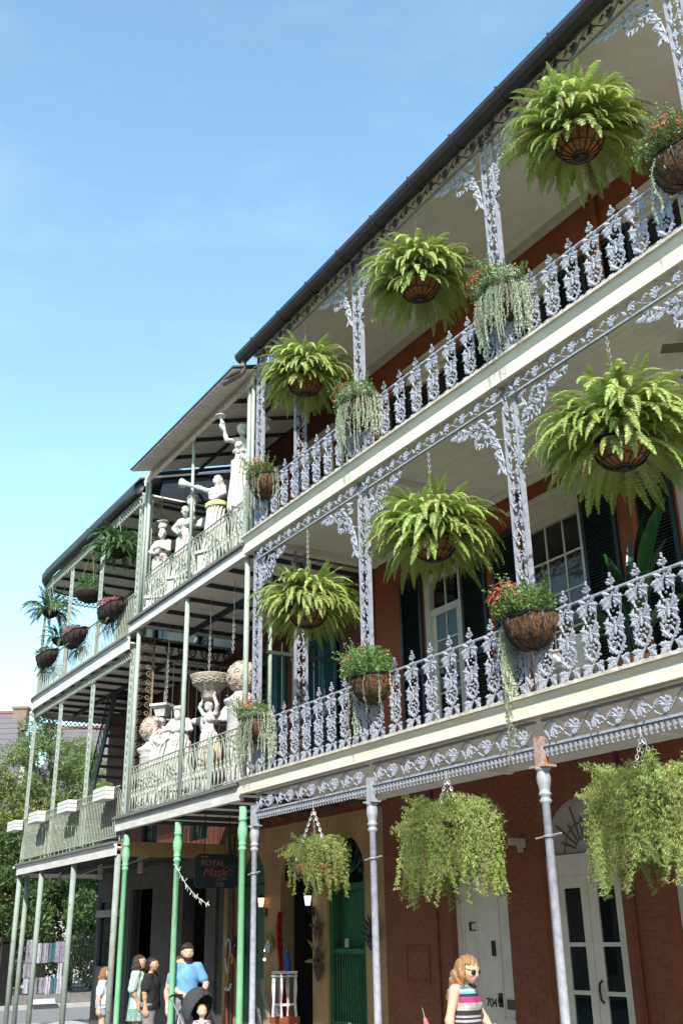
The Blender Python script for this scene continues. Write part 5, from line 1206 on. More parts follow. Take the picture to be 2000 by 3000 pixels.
hBr = mat('dark_brown_hair', (.055,.030,.017), (.03,.017,.010), 60, .5, stretch=(4,4,.6)); hBl = mat('dark_blond_hair', (.34,.20,.085), (.20,.11,.045), 60, .5, stretch=(5,5,.5)); hLt = mat('light_brown_hair', (.26,.14,.065), (.15,.075,.035), 60, .5, stretch=(5,5,.5)); hDk = mat('black_hair', (.02,.016,.014), (.012,.01,.009), 60, .5)
mShoe = mat('dark_shoe', (.05,.045,.045))
# man with the stroller
H = 1.95
b = figure(((.03,.175,.66), (.20,.10,.60), (.8,-.5,-.1), (0,-.3,-1)), ((.0,-.15,.645), (.175,-.055,.575), (.9,.3,-.1), (0,.3,-1)), [((.05,.055,.28),(-.02,.06,.05)), ((-.03,-.055,.285),(-.11,-.055,.06))], .05, -.15, heavy=.98, hc=.9)
man = person('bearded man in a heather blue t-shirt and dark headband pushing a stroller', (-3.15,.32,GZ), (1.0,-.10), H, b, [('shirt', shirt(b, .455, mBlue, H, .66, loose=.012, w=1.0)), ('shorts', trousers(b, .27, mGrey, H, .98)), ('shoes', shoes(b, H, mShoe))], (hBr, 0))
c = Body(); c.ell(b.rot((.006,0,.952)), (.069,.058,.058)); ob('headband', c.mesh('headband', mBlk, .005, .006, [lambda X, Y, Z: np.abs((Z-.958)-(X)*.12)-.014+0*Y], None, H), man)
c = Body(); c.ell(b.rot((.034,0,.884)), (.040,.040,.030)); c.ell(b.rot((.052,0,.878)), (.024,.026,.024))
fp = b.rot((.062,0,.893)); ob('beard', c.mesh('beard', hBr, .0045, .006, [below(.905)], lambda X, Y, Z: .0015*np.sin(300*Y)*np.sin(280*Z), H), man)
ob('lanyard', G().box(.115*H,.145*H,.04*H,.075*H,.36*H,.56*H).mesh('lanyard', mat('royal_blue_cloth', (.01,.06,.32), (.01,.04,.22), 9, .9)), man)
# woman half hidden behind the post
H = 1.74; b = figure(DOWN(1), ((-.02,-.135,.65), (.03,-.13,.50), (.1,0,-1), (0,1,0)), fem=True)
person('woman in a brown strap top and rust patterned skirt, half hidden behind the green column', (-4.35,.72,GZ), (1,-.2), H, b, [('top', shirt(b, .56, mBrn, H, 0, .80, .006, True)), ('skirt', skirt(.10,.075,.125,mLeo,H,.60)), ('shoes', shoes(b, H, mShoe))], (hBr, .10))
# person in black, woman in mint, girl in white
H = 1.70; b = figure(DOWN(1), ((-.02,-.15,.645), (-.005,-.14,.485), (.15,0,-1), (0,1,0)), tilt=-.05, heavy=1.25)
person('person with short dark hair in a black t-shirt and grey shorts', (-5.35,.55,GZ), (.62,.78), H, b, [('shirt', shirt(b, .475, mBlk, H, .7, loose=.02, w=1.24)), ('shorts', trousers(b, .31, mGrey, H, 1.2)), ('shoes', shoes(b, H, mShoe))], (hDk, 0), SK2)
H = 1.74; b = figure(DOWN(1), ((-.02,-.14,.65), (.06,-.11,.50), (.3,.1,-1), (0,1,0)), tilt=-.05, fem=True)
person('woman with long brown hair in a mint cardigan and blue green floral dress', (-6.0,.55,GZ), (.62,.78), H, b, [('cardigan', shirt(b, .45, mMint, H, .95, loose=.018, nm='cardigan', fem=True)), ('dress', skirt(.33,.082,.115,mFlor,H,.66,'dress')), ('shoes', shoes(b, H, mShoe))], (hBr, .17), SK2)
H = 1.50; b = figure(DOWN(1), ((-.03,-.15,.645), (-.02,-.15,.485), (.1,0,-1), (0,1,0)), turn=-.1, tilt=.1)
person('girl with light brown hair in a white t-shirt and pale denim shorts', (-7.75,.48,GZ), (.50,.86), H, b, [('shirt', shirt(b, .49, mWht, H, .75, loose=.022, w=1.1)), ('shorts', trousers(b, .40, mDen, H, 1.05, .018)), ('shoes', shoes(b, H, mShoe))], (hLt, .13))
# woman with the striped top in front of door 704
H = 1.80
mS = bpy.data.materials.new('striped_knit'); mS.use_nodes = True; n = mS.node_tree.nodes; L = mS.node_tree.links
tcx = n.new('ShaderNodeTexCoord'); sx = n.new('ShaderNodeSeparateXYZ'); ml = n.new('ShaderNodeMath'); ml.operation = 'MULTIPLY_ADD'; ml.inputs[1].default_value = 1/(.30*H); ml.inputs[2].default_value = -.56/.30
rp = n.new('ShaderNodeValToRGB'); rp.color_ramp.interpolation = 'CONSTANT'
st_ = [(0,(.02,.02,.025)),(.10,(.10,.48,.55)),(.17,(.05,.30,.36)),(.20,(.03,.025,.03)),(.25,(.45,.40,.42)),(.29,(.035,.03,.04)),(.33,(.42,.36,.40)),(.37,(.03,.03,.03)),(.46,(.42,.39,.37)),(.55,(.36,.33,.31)),(.60,(.30,.03,.13)),(.71,(.02,.02,.03)),(.76,(.12,.35,.45)),(.80,(.5,.55,.58)),(.84,(.06,.20,.30)),(.9,(.45,.55,.62))]
el = rp.color_ramp.elements
while len(el) < len(st_): el.new(.5)
for e, (p, c_) in zip(el, st_): e.position = p; e.color = (*c_, 1)
L.new(tcx.outputs['Object'], sx.inputs[0]); L.new(sx.outputs['Z'], ml.inputs[0]); L.new(ml.outputs[0], rp.inputs[0]); L.new(rp.outputs[0], n['Principled BSDF'].inputs['Base Color']); n['Principled BSDF'].inputs['Roughness'].default_value = .9
b = figure(((.02,.155,.66), (.115,.12,.58), (.8,-.3,.3), (0,-1,0)), ((-.02,-.15,.645), (-.015,-.155,.49), (.1,0,-1), (0,1,0)), [((.05,.05,.28),(.03,.055,.045)),((-.03,-.05,.285),(-.10,-.055,.06))], .32, -.05, True, 1.1, .012, hc=.9)
w7 = person('woman with blond hair and sunglasses in a striped sleeveless top and black trousers', (5.12,-.02,GZ), (.93,.35), H, b, [('top', shirt(b, .555, mS, H, 0, .832, .010, True, 'top', 1.12)), ('trousers', trousers(b, .07, mBlk, H, 1.1, .016, 'trousers', .60)), ('shoes', shoes(b, H, mShoe))], (hBl, .19), SK1, True)
# black shoulder bag of the woman and the red furled umbrella
g = G().sphere((0,0,0), 1, 18, 12, sq=(.13,.05,.15)).tube([(-.11,0,.08),(-.06,0,.30),(.02,0,.46)], .010, 5).tube([(.11,0,.08),(.08,0,.30),(.02,0,.46)], .010, 5)
o = ob('shoulder_bag', g.mesh('shoulder_bag', mBlk, True)); o.location = (5.30,.28,.30); o.rotation_euler = (0,0,.9); tag(o, 'black bag hanging from the arm of the woman in stripes', 'bag')
t = thing('umbrella', 'furled red and pink umbrella with its tip up, left of the woman in stripes', 'umbrella', (4.60,.02,.06))
q_ = (Matrix.Rotation(.22, 4, Vector((.85,-.53,0))) )
gm = G().lathe([(.018,.0),(.055,.10),(.062,.30),(.045,.60),(.018,.78),(.006,.80)], (0,0,0), 14, flute=7, fd=.18)
ob('canopy', gm.mesh('canopy', mat('red_pink_nylon', (.72,.03,.05), (.80,.28,.30), 5, .5, stretch=(9,9,.6)), True), t, q_); ob('tip', G().tube([(0,0,.79),(0,0,.90)], [.008,.004], 8).mesh('tip', K['chain']), t, q_); ob('shaft', G().tube([(0,0,-.22),(0,0,.02)], .008, 8).mesh('shaft', K['black']), t, q_)
# stroller with a fair haired toddler
t = thing('stroller', 'black stroller with a deep rounded hood in front of the man in blue', 'stroller', (-2.25,.18,GZ), .30); t.scale = (.9,.9,.93)
c = Body(); c.ell((-.05,0,1.02), (.34,.27,.36)); c2 = lambda X, Y, Z: -(np.sqrt(((X+.03)/.315)**2+(Y/.245)**2+((Z-1.02)/.335)**2)-1)*.25
ob('hood', c.mesh('hood', mat('charcoal_canvas', (.055,.055,.058), (.035,.035,.037), 40, .9), .018, .012, [c2, lambda X, Y, Z: (X-.10)-(Z-1.05)*.55+0*Y, lambda X, Y, Z: .92-Z+(X+.3)*-.35+0*Y]), t)
ob('seat', G().add([(-.28,-.23,1.15),(-.28,.23,1.15),(-.06,.23,.62),(-.06,-.23,.62),(.30,.23,.60),(.30,-.23,.60),(.36,.2,.32),(.36,-.2,.32)], [(0,1,2,3),(3,2,4,5),(5,4,6,7)]).add([(-.28,.23,1.15),(-.06,.23,.62),(.30,.23,.60),(.05,.24,.95)], [(0,1,2,3)]).add([(-.28,-.23,1.15),(-.06,-.23,.62),(.30,-.23,.60),(.05,-.24,.95)], [(0,3,2,1)]).mesh('seat', mBlk), t)
for s in (-1,1): ob('frame', G().tube([(-.62,s*.22,1.20),(-.45,s*.24,1.10),(.0,s*.25,.62),(.38,s*.22,.14)], .014, 8).tube([(-.28,s*.25,.90),(-.40,s*.26,.16)], .013, 8).mesh('frame', mat('grey_tube', (.35,.35,.36), metal=.5, rough=.35), True), t)
ob('handlebar', G().tube([(-.62,-.22,1.20),(-.66,-.12,1.23),(-.66,.12,1.23),(-.62,.22,1.20)], .017, 8).mesh('handlebar', K['black'], True), t)
for x, y in ((.38,.22),(.38,-.22),(-.40,.27),(-.40,-.27)):
    r_ = .11 if x > 0 else .14; wh = ob('wheel', G().tube([(x+r_*math.cos(2*PI*k/18), y, r_+.01+r_*math.sin(2*PI*k/18)) for k in range(18)], .018, 8, closed=True).mesh('tyre', K['black'], True), t)
    g = G().tube([(x,y-.02,r_+.01),(x,y+.02,r_+.01)], .025, 8)
    for k in range(6): a = PI*k/3; g.tube([(x,y,r_+.01),(x+r_*math.cos(a),y,r_+.01+r_*math.sin(a))], .006, 4)
    ob('rim', g.mesh('rim', K['chain']), wh)
H = 1.0; b = Body(); b.ell((.01,0,.86), (.082,.074,.082)); b.ell((.035,0,.825), (.055,.058,.05)); b.ell((.088,0,.835), (.010,.011,.009)); b.cap((0,0,.70), (.0,0,.80), .04)
for s in (-1,1): b.ell((.0,s*.075,.84), (.014,.008,.018)); b.ell((.06,s*.03,.82), (.028,.026,.024))
b.ell((0,0,.60), (.085,.105,.13)); b.ell((.03,0,.48), (.09,.11,.08))
for s in (-1,1):
    b.chain([(0,s*.10,.67),(.06,s*.13,.58),(.15,s*.08,.55)], [.036,.030,.024]); b.chain([(.04,s*.06,.46),(.22,s*.08,.46),(.25,s*.08,.28)], [.055,.045,.03]); hand(b, (.15,s*.08,.55), (1,-s*.3,-.2), (0,0,-1), .5, 1.1, s); b.cap((.25,s*.08,.26), (.32,s*.08,.25), .026, .02)
tb = thing('person', 'fair haired toddler in a pale top sitting in the stroller', 'person', (-2.02,.12,GZ+.08), -.30)
ob('body', b.mesh('body', SK1, .007, .010), tb); c = Body(); c.ell((0,0,.60), (.095,.112,.135)); c.cap((0,-.1,.66), (0,.1,.66), .05)
for s in (-1,1): c.cap((0,s*.10,.67), (.06,s*.13,.58), .046, .042)
ob('top', c.mesh('top', mat('mauve_white_cotton', (.55,.42,.46), (.16,.08,.10), 18, .9, lo=.45, hi=.55), .008, .01, [below(.73)]), tb)
c = Body(); c.ell((-.008,0,.872), (.084,.079,.082)); ob('hair', c.mesh('hair', hBl, .006, .006, [lambda X, Y, Z: np.minimum(X-.035, .905-Z)+0*Y], lambda X, Y, Z: .002*np.sin(120*Y)), tb)
g = G()
for s in (-1,1): g.sphere((.083,s*.030,.862), .009, 8, 6)
ob('eyes', g.mesh('eyes', K['black'], True), tb)
# ================================================================== statues on the white gallery
GS = 'white statues on the gallery decks'
def statue(label, loc, face, me, base=None, cat='statue'):
    t = thing('statue', label, cat, loc, math.atan2(face[1], face[0]), GS)
    ob('figure', me, t)
    if base: ob('plinth', base.mesh('plinth', K['stone'], False), t)
    return t
def drape(b, r0, r1, z0, z1=.56): b.cap((0,0,z1), (0,0,z0), r0, r1, .9); return b
fdr = lambda X, Y, Z: np.where(Z < .56, .013*np.sin(15*np.arctan2(Y, X)+7*np.sin(5*Z)), .004*np.sin(40*(Y+X)+30*Z)*np.cos(31*Z))+.0018*np.sin(90*X)*np.sin(85*Y)*np.sin(80*Z)
plinth = lambda h, r=.24: G().box(-r,r,-r,r,0,.10).box(-r*.85,r*.85,-r*.85,r*.85,.101,h-.06).box(-r,r,-r,r,h-.059,h)
CAMF = (.80,-.60)
# 1 candle bearer with two raised lights
H = 1.75; b = figure(((.04,.18,.78), (.06,.24,.93), (0,.3,1), (1,0,0)), ((.04,-.18,.78), (.06,-.22,.90), (0,-.3,1), (1,0,0)), fem=True); b.ell((0,0,.975), (.075,.07,.035))
drape(b, .085,.13,.02); b.ell((.06,.10,.50), (.05,.06,.10)); b.ell((.07,.12,.40), (.04,.04,.09)); b.ell((.08,.12,.32), (.05,.05,.04))
for sy, zt in ((1,1.02),(-1,1.0)):
    b.cap((.06,sy*.245,.95), (.06,sy*.255,1.04+zt-1), .016); b.ell((.06,sy*.258,1.06), (.065,.065,.016)); b.cap((.06,sy*.258,1.05), (.06,sy*.258,1.10), .022, .012)
for q in range(10): a = q*.63; b.ell((.07*math.cos(a),.09*math.sin(a),.66+.02*math.sin(3*a)), (.022,.022,.022))
statue('white statue holding up two candle dishes, tallest on the top deck', (-1.22,.24,8.2), (.95,-.3), b.mesh('figure', K['stone'], .0056, .0065, None, fdr, H), plinth(1.05,.20)).children[0].location = (0,0,1.05)
# 2 trumpet nymph, one arm stretched out with a horn
H = 1.68; b = figure(((.02,.14,.72), (.07,.06,.66), (.3,-1,0), (1,0,0)), ((.05,-.215,.855), (.06,-.36,.93), (.1,-1,.5), (0,0,-1)), tilt=-.3, fem=True, hx=-.02)
drape(b, .085,.135,.02); b.chain([(.06,-.37,.935),(.06,-.42,.96),(.06,-.49,.99)], [.02,.026,.055]); b.ell((.06,-.50,.995), (.062,.022,.062)); b.ell((-.06,0,.87), (.05,.055,.075))
t = statue('white statue stretching one arm up with a round dish, yellow band at the waist', (-2.36,.24,8.2), (.42,-.90), b.mesh('figure', K['stone'], .0056, .0065, None, fdr, H), plinth(.52,.27))
t.children[0].location = (0,0,.52)
c = Body(); c.cap((0,-.01,.56), (0,.01,.60), .102, .100, .82); c.cap((0,.02,.59), (0,-.02,.62), .100, .098, .82); ob('sash', c.mesh('sash', mat('yellow_cloth', (.48,.46,.10), (.60,.58,.36), 14, .8), .006, .006, [above(.565), below(.625)], folds(.006,50), H), t).location = (0,0,.52)
# 3 winged angel with an urn on the shoulder
def wings(b, sy, z=.72, L=.34, up_=.22):
    for i in range(9):
        f = i/8; p0 = np.array([-.05,sy*.05,z+.03*i/8]); d = np.array([-.32+.05*f, sy*(.30+.25*f), up_*1.9*(1-f)-.06]); d = d/np.linalg.norm(d)*L*(1-.45*f)
        b.chain([p0, p0+d*.55, p0+d], [.026,.030,.012])
H = 1.62; b = figure(((.06,.13,.90), (.02,.10,1.0), (0,-.6,.6), (0,0,-1)), ((.08,-.14,.68), (.10,-.06,.60), (.5,1,0), (1,0,0)), tilt=.25, turn=.3, fem=True, hx=.02)
drape(b, .085,.14,.02); wings(b, 1); wings(b, -1)
for r_, z in ((.03,.99),(.06,1.02),(.075,1.06),(.07,1.09),(.05,1.11)): b.ell((-.03,.07,z), (r_,r_,.025))
b.ell((-.03,.07,1.13), (.08,.08,.016)); b.cap((-.03,.07,1.13), (-.03,.07,1.17), .03, .012)
statue('white winged angel statue with an urn on its shoulder', (-3.86,.24,8.2), (.62,-.78), b.mesh('figure', K['stone'], .0056, .0065, None, fdr, H), plinth(.42,.27)).children[0].location = (0,0,.42)
# 4 small garlanded figure carrying an urn on the head
H = 1.60; b = figure(((.07,.14,.66), (.10,.06,.70), (.3,-1,.2), (1,0,0)), ((.07,-.14,.66), (.10,-.06,.62), (.3,1,.2), (1,0,0)), fem=True, heavy=1.1)
drape(b, .09,.13,.02)
for r_, z in ((.04,1.0),(.062,1.03),(.066,1.06),(.045,1.09)): b.ell((0,0,z), (r_,r_,.026))
b.ell((0,0,1.115), (.085,.085,.018))
t = statue('small white statue with an urn on its head, leftmost on the top deck', (-5.16,.24,8.2), (.7,-.7), b.mesh('figure', K['stone'], .0056, .0065, None, fdr, H), plinth(.36,.25)); t.children[0].location = (0,0,.36)
o = ob('garland', blossoms(60,.10,.16,.30,91,.035).mesh('garland', mat('faded_violet_petal', (.42,.30,.50), (.6,.5,.2), 9, .8)), t, T(.10,0,1.15)); o['kind'] = 'stuff'
# second deck: two carved balls on pedestals
def carved_ball(x, y, zc, r, label):
    t = thing('carved_ball', label, 'ornament', (x, y, 4.045), 0, 'carved balls on pedestals')
    g = G(); gr = random.Random(int(abs(x)*10))
    g.sphere((0,0,0), r*.94, 28, 18)
    for k in range(46):
        z = 1-2*(k+.5)/46; a = k*2.399; c = Vector((math.sqrt(1-z*z)*math.cos(a), math.sqrt(1-z*z)*math.sin(a), z)); u_ = c.orthogonal().normalized(); v_ = c.cross(u_); sg = 1 if k % 2 else -1
        g.tube([(c*(r*.95)+(u_*math.cos(q*.62*sg)+v_*math.sin(q*.62*sg))*r*.20*(1-q/13)) for q in range(12)], r*.034, 5)
    ob('ball', g.mesh('ball', K['stonew'], True), t, T(0,0,zc-4.045)); zb = zc-4.045-r
    p = [(r*1.05,0),(r*1.05,.10),(r*.88,.14),(r*.86,zb-.30),(r*.92,zb-.28),(r*.80,zb-.24),(r*1.05,zb-.18),(r*1.08,zb-.12),(r*.8,zb-.08),(r*.55,zb-.02),(r*.45,zb+.03)]
    pd = ob('pedestal', G().lathe(p, (0,0,0), 24).mesh('pedestal', K['stone'], True), t)
    g = G(); 
    for k in range(40):
        a = gr.uniform(0,6.28); z = gr.uniform(.2,zb-.35); c = Vector((r*.87*math.cos(a), r*.87*math.sin(a), z)); u_ = Vector((-math.sin(a),math.cos(a),0)); sg = gr.choice((-1,1))
        g.tube([c+(u_*math.cos(q*.7*sg)+Vector((0,0,1))*math.sin(q*.7*sg))*.065*(1-q/11) for q in range(10)], .014, 5)
    o = ob('relief', g.mesh('relief', K['stonew'], True), pd); o['kind'] = 'stuff'
carved_ball(-5.58,.42,5.80,.29,'carved stone ball on a pedestal beside the scroll screen, left one')
carved_ball(-1.22,.34,6.0,.30,'carved stone ball on a pedestal beside the green pipe post, right one')
# draped fountain figure with a square capital on its head
H = 1.35; b = figure(((.05,.15,.66), (.10,.08,.58), (.3,-1,.2), (1,0,0)), ((.05,-.15,.66), (.10,-.08,.60), (.3,1,.2), (1,0,0)), heavy=1.15)
drape(b, .12,.16,.02,.72); b.chain([(.02,0,.90),(.12,0,.92),(.16,0,.93)], [.04,.024,.032])
t = statue('draped fountain figure with a square capital on its head and red flower garland', (-4.90,.34,4.045), (.6,-.8), b.mesh('figure', K['stone'], .007, .010, None, fdr, H), plinth(.55,.24)); t.children[0].location = (0,0,.55)
ob('capital', G().add([(-.10,-.10,0),(.10,-.10,0),(.10,.10,0),(-.10,.10,0),(-.13,-.13,.14),(.13,-.13,.14),(.13,.13,.14),(-.13,.13,.14),(-.20,-.20,.20),(.20,-.20,.20),(.20,.20,.20),(-.20,.20,.20)], [(3,2,1,0)]+[(a,(a+1)%4,(a+1)%4+4,a+4) for a in range(4)]+[(a+4,(a+1)%4+4,(a+1)%4+8,a+8) for a in range(4)]+[(8,9,10,11)]).box(-.20,.20,-.20,.20,.201,.25).mesh('capital', K['stone']), t, T(0,0,1.90))
o = ob('garland', blossoms(26,.10,.12,.40,95,.035).mesh('garland', mat('faded_red_petal', (.62,.05,.07), (.45,.04,.05), 9, .8)), t, T(.12,.02,1.35)); o['kind'] = 'stuff'
# bearded sea god with crossed arms
H = 1.62; b = figure(((.06,.17,.69), (.10,.02,.68), (0,-1,.1), (1,0,0)), ((.06,-.17,.69), (.10,-.02,.70), (0,1,.1), (1,0,0)), tilt=.08, turn=-.4, heavy=1.3)
b.ell(b.rot((.05,0,.86)), (.04,.04,.055)); 
for q in range(14): a = q*.45; b.ell(b.rot((.012+.055*math.cos(a),.052*math.sin(a),.965)), (.020,.020,.020))
drape(b, .11,.17,.02,.60); b.chain([(-.06,.16,.80),(-.10,.24,.82),(-.10,.30,.70),(-.08,.30,.52),(-.04,.24,.36)], [.04,.048,.05,.05,.05])
statue('bearded muscular statue with crossed arms and a sweeping cloak', (-4.02,.36,4.045), (.75,-.66), b.mesh('figure', K['stone'], .0056, .0065, None, fdr, H), plinth(.35,.28)).children[0].location = (0,0,.35)
# angel carrying a wide basin
H = 1.38; b = figure(((.03,.15,.92), (.03,.09,1.04), (0,-.2,1), (1,0,0)), ((.03,-.15,.92), (.03,-.09,1.04), (0,.2,1), (1,0,0)), turn=-.3, fem=True)
drape(b, .09,.15,.02); wings(b, 1, .72, .42, .3); wings(b, -1, .72, .3, .3)
t = statue('white angel statue carrying a wide stone basin on its head', (-2.62,.36,4.045), (.45,-.90), b.mesh('figure', K['stone'], .0056, .0065, None, fdr, H), plinth(.42,.27)); t.children[0].location = (0,0,.42)
bs = ob('basin', G().lathe([(.10,0),(.12,.04),(.15,.06),(.13,.10),(.17,.14),(.18,.17),(.20,.19),(.29,.28),(.35,.38),(.385,.46),(.39,.48),(.35,.47),(.28,.42)], (0,0,0), 32, flute=8, fd=.012).mesh('basin', K['stonew'], True), t, T(0,0,1.79))
g = G()
for k in range(30):
    a = 2*PI*k/30; c = Vector((.335*math.cos(a), .335*math.sin(a), .34)); u_ = Vector((-math.sin(a),math.cos(a),0)); sg = 1 if k % 2 else -1
    g.tube([c+(u_*math.cos(q*.7*sg)+Vector((.3*math.cos(a),.3*math.sin(a),1))*math.sin(q*.7*sg))*.05*(1-q/11) for q in range(10)], .011, 5)
o = ob('relief', g.mesh('relief', K['stonew'], True), bs); o['kind'] = 'stuff'
g = G().sphere((0,0,0), 1, 18, 12, sq=(.24,.16,.30))
o = ob('draped_cloth', g.mesh('draped_cloth', mat('orange_white_cloth', (.72,.62,.50), (.66,.30,.08), 5, .9), True)); o.location = (-2.15,.22,4.75); tag(o, 'orange and white draped cloth behind the lattice railing below the basin', 'cloth')
# ================================================================== houses across the street, behind the camera (shade the galleries from the open sky)
g = G()
xx = -70
for w_, h_ in [(16,10.5),(12,11.5),(14,10),(18,11.5),(13,10.5),(15,11),(16,10.5),(14,11)]:
    g.box(xx, xx+w_-.05, -24, -15.5, -.5, h_)
    for k in range(int(w_/2.6)):
        for z in (.3,4.2,7.6): g.box(xx+.9+k*2.6, xx+2.0+k*2.6, -15.499, -15.44, z, z+2.5, 1)
    for z in (3.6,7.2): g.box(xx+.1, xx+w_-.2, -15.499, -14.3, z, z+.2, 2)
    xx += w_
struct('opposite_terrace', g, [mat('brown_brick', (.40,.31,.24), (.30,.22,.17), 5, .85), K['black'], K['plaster']])
struct('far_kerb', G().box(-60, -24.35, -6.2, -6.0, -.8, GZ), K['pave'])
# ================================================================== garden fence with hung prints, across the side street
FX = -25.0
f = thing('garden_fence', 'black iron garden fence across the side street, hung with prints', 'fence', (FX, 6, GZ))
def flo(x, y, z): return T(x-FX, y-6, z-GZ)
ob('base_wall', G().box(-.12,.22,-12,16,0,.30).mesh('base_wall', mat('grey_stone_base', (.20,.19,.18), (.13,.125,.12), 5, .9)), f)
ob('top_rail', G().box(-.02,.02,-12,16,1.92,1.97).mesh('top_rail', K['black']), f); ob('low_rail', G().box(-.02,.02,-12,16,.45,.49).mesh('low_rail', K['black']), f)
mp_ = G().tube([(0,0,.3),(0,0,2.05),(0,0,2.16)], [.016,.016,.002], 6).mesh('picket', K['black'])
for k in range(120): ob('picket', mp_, f, T(0, -9+k*.14, 0))
for y in (-3.0,.55): ob('fence_pier', G().box(-.25,.25,y-.25,y+.25,0,2.05).box(-.32,.32,y-.32,y+.32,2.051,2.2).mesh('fence_pier', K['black']), f)
pm = [mat('grey_print', (.34,.33,.37), (.09,.085,.11), 9, .8, stretch=(1,6,.7), lo=.4, hi=.6), mat('pale_print', (.52,.50,.56), (.18,.17,.21), 8, .8, stretch=(1,7,.6), lo=.4, hi=.6), mat('dark_teal_print', (.06,.13,.14), (.03,.07,.08), 9, .8), mat('mauve_print', (.30,.27,.32), (.10,.09,.12), 9, .8, stretch=(1,6,.8), lo=.4, hi=.6)]
pr = [(3.66,3.92,1.02,1.78,0,'tall narrow grey','top left corner'),(3.95,4.22,1.0,1.66,1,'pale','top row, first after the corner piece'),(4.24,4.46,1.0,1.66,0,'grey','top row, second from the left'),(4.47,4.70,1.02,1.66,2,'dark teal','top row, third from the left'),(4.71,5.06,1.0,1.70,3,'mauve','top row, right end'),
      (3.62,3.90,.52,1.0,3,'mauve','left side, middle height'),(4.86,5.04,.48,.98,1,'narrow pale','right side, middle height'),(3.66,3.86,.02,.50,1,'pale','bottom row, left end'),(3.87,4.16,-.10,.52,0,'grey','bottom row, second from the left'),(4.20,4.46,.0,.52,3,'mauve','bottom row, middle'),(4.46,4.62,-.16,.54,1,'long narrow pale','bottom row, right of the middle'),(4.63,4.86,-.02,.50,2,'dark teal','bottom row, second from the right'),(4.87,5.06,-.24,.50,1,'pale','bottom row, right end')]
for i, (y0, y1, z0, z1, m_, c_, w_) in enumerate(pr):
    g = G(); n = 6; vs = []
    for k in range(n+1):
        y = y0+(y1-y0)*k/n; x = FX+.06+.012*math.sin(k*1.7+i)
        vs += [(x,y,z0),(x+.01,y,z1),(x-.006,y,z1),(x-.006,y,z0)]
    g.add(vs, [q for k in range(n) for q in ((4*k,4*k+4,4*k+5,4*k+1),(4*k+1,4*k+5,4*k+6,4*k+2),(4*k+2,4*k+6,4*k+7,4*k+3))])
    tag(ob('art_print', g.mesh('art_print', pm[m_])), c_+' print hung on the garden fence, '+w_, 'print', 'prints on the garden fence')
g = G(); vs = []
for k in range(9):
    t_ = k/8; x = FX+.10+.75*t_**1.6; z = -.05-.27*min(1,t_*1.6)+.004
    vs += [(x, 4.05+.25*(1-t_)-.25, z+.01), (x, 4.80-.05*t_, z+.01)]
g.add(vs, [(2*k,2*k+1,2*k+3,2*k+2) for k in range(8)])
o = ob('loose_print', g.mesh('loose_print', mat('crumpled_pale_sheet', (.55,.54,.66), (.34,.33,.42), 12, .6, .6, 18))); tag(o, 'long pale sheet trailing from the fence onto the pavement', 'print')
# ------------------------------------------------------------------ trees behind the fence
def leaves(n, clumps, L, w, seed, droop=0.0):
    R_ = np.random.RandomState(seed); C_ = np.array([c[:3] for c in clumps]); r_ = np.array([c[3] for c in clumps]); i = R_.randint(0, len(clumps), n)
    d = R_.normal(size=(n,3)); d /= np.linalg.norm(d, axis=1)[:, None]; P = C_[i]+d*(r_[i]*R_.uniform(.35,1.05,n)**.6)[:, None]*np.array([1,1,.8])
    a = d+R_.normal(size=(n,3))*.8; a[:, 2] -= droop; a /= np.linalg.norm(a, axis=1)[:, None]; b = np.cross(a, R_.normal(size=(n,3))); b /= np.linalg.norm(b, axis=1)[:, None]
    l = (L*R_.uniform(.6,1.3,n))[:, None]; V = np.stack([P, P+a*l*.5+b*w, P+a*l, P+a*l*.5-b*w], 1).reshape(-1,3)
    g = G(); g.v = [tuple(q) for q in V]; g.f = [(4*k,4*k+1,4*k+2,4*k+3) for k in range(n)]; g.m = [0]*n; return g
def tree(label, base, h, crown, trunk_r, m_, seed, nl, L, w, nclump, shape, droop=0, limbs=9):
    R_ = random.Random(seed); t = thing('tree', label, 'tree', base); cz, rx, rz = crown; cl = []
    while len(cl) < nclump:
        p = Vector((R_.uniform(-1,1),R_.uniform(-1,1),R_.uniform(-1,1)))
        if p.length > 1: continue
        s = shape(p.z); cl.append((p.x*rx*s, p.y*rx*s, cz+p.z*rz, R_.uniform(.28,.62)*rx*.36))
    o = ob('crown', leaves(nl, cl, L, w, seed, droop).mesh('crown', m_), t); o['kind'] = 'stuff'
    g = G().tube([(0,0,0),(.05,.02,h*.3),(-.04,.05,h*.62),(.02,0,h*.95)], [trunk_r,trunk_r*.85,trunk_r*.55,trunk_r*.15], 8)
    for k in range(limbs):
        c = cl[R_.randrange(len(cl))]; z0 = max(h*.2, min(h*.85, c[2]-rz*.25)); g.tube([(0,0,z0),(c[0]*.5,c[1]*.5,(z0+c[2])/2+.1),(c[0],c[1],c[2])], [trunk_r*.4,trunk_r*.25,trunk_r*.08], 5)
    ob('trunk', g.mesh('trunk', mat('grey_bark', (.16,.14,.12), (.09,.08,.07), 9, .9, .5), True), t); return t
lD = mat('dark_glossy_leaf', (.085,.13,.042), (.045,.08,.024), 1.2, .35, trans=.2); lM = mat('mid_green_leaf', (.21,.25,.085), (.12,.16,.05), 1.0, .5, trans=.3); lY = mat('yellow_green_leaf', (.25,.26,.08), (.15,.17,.05), 1.2, .5, trans=.3)
tree('dense dark green tree behind the garden fence, nearest the corner posts', (-29.6,5.6,-.4), 7.2, (3.6,3.0,3.4), .22, lD, 5, 26000, .17, .045, 120, lambda z: 1.0)
tree('dense dark green tree deeper in the garden, seen between the stair and the posts', (-33.5,9.4,-.4), 7.4, (3.9,3.2,3.6), .22, lD, 6, 20000, .18, .05, 110, lambda z: 1.0)
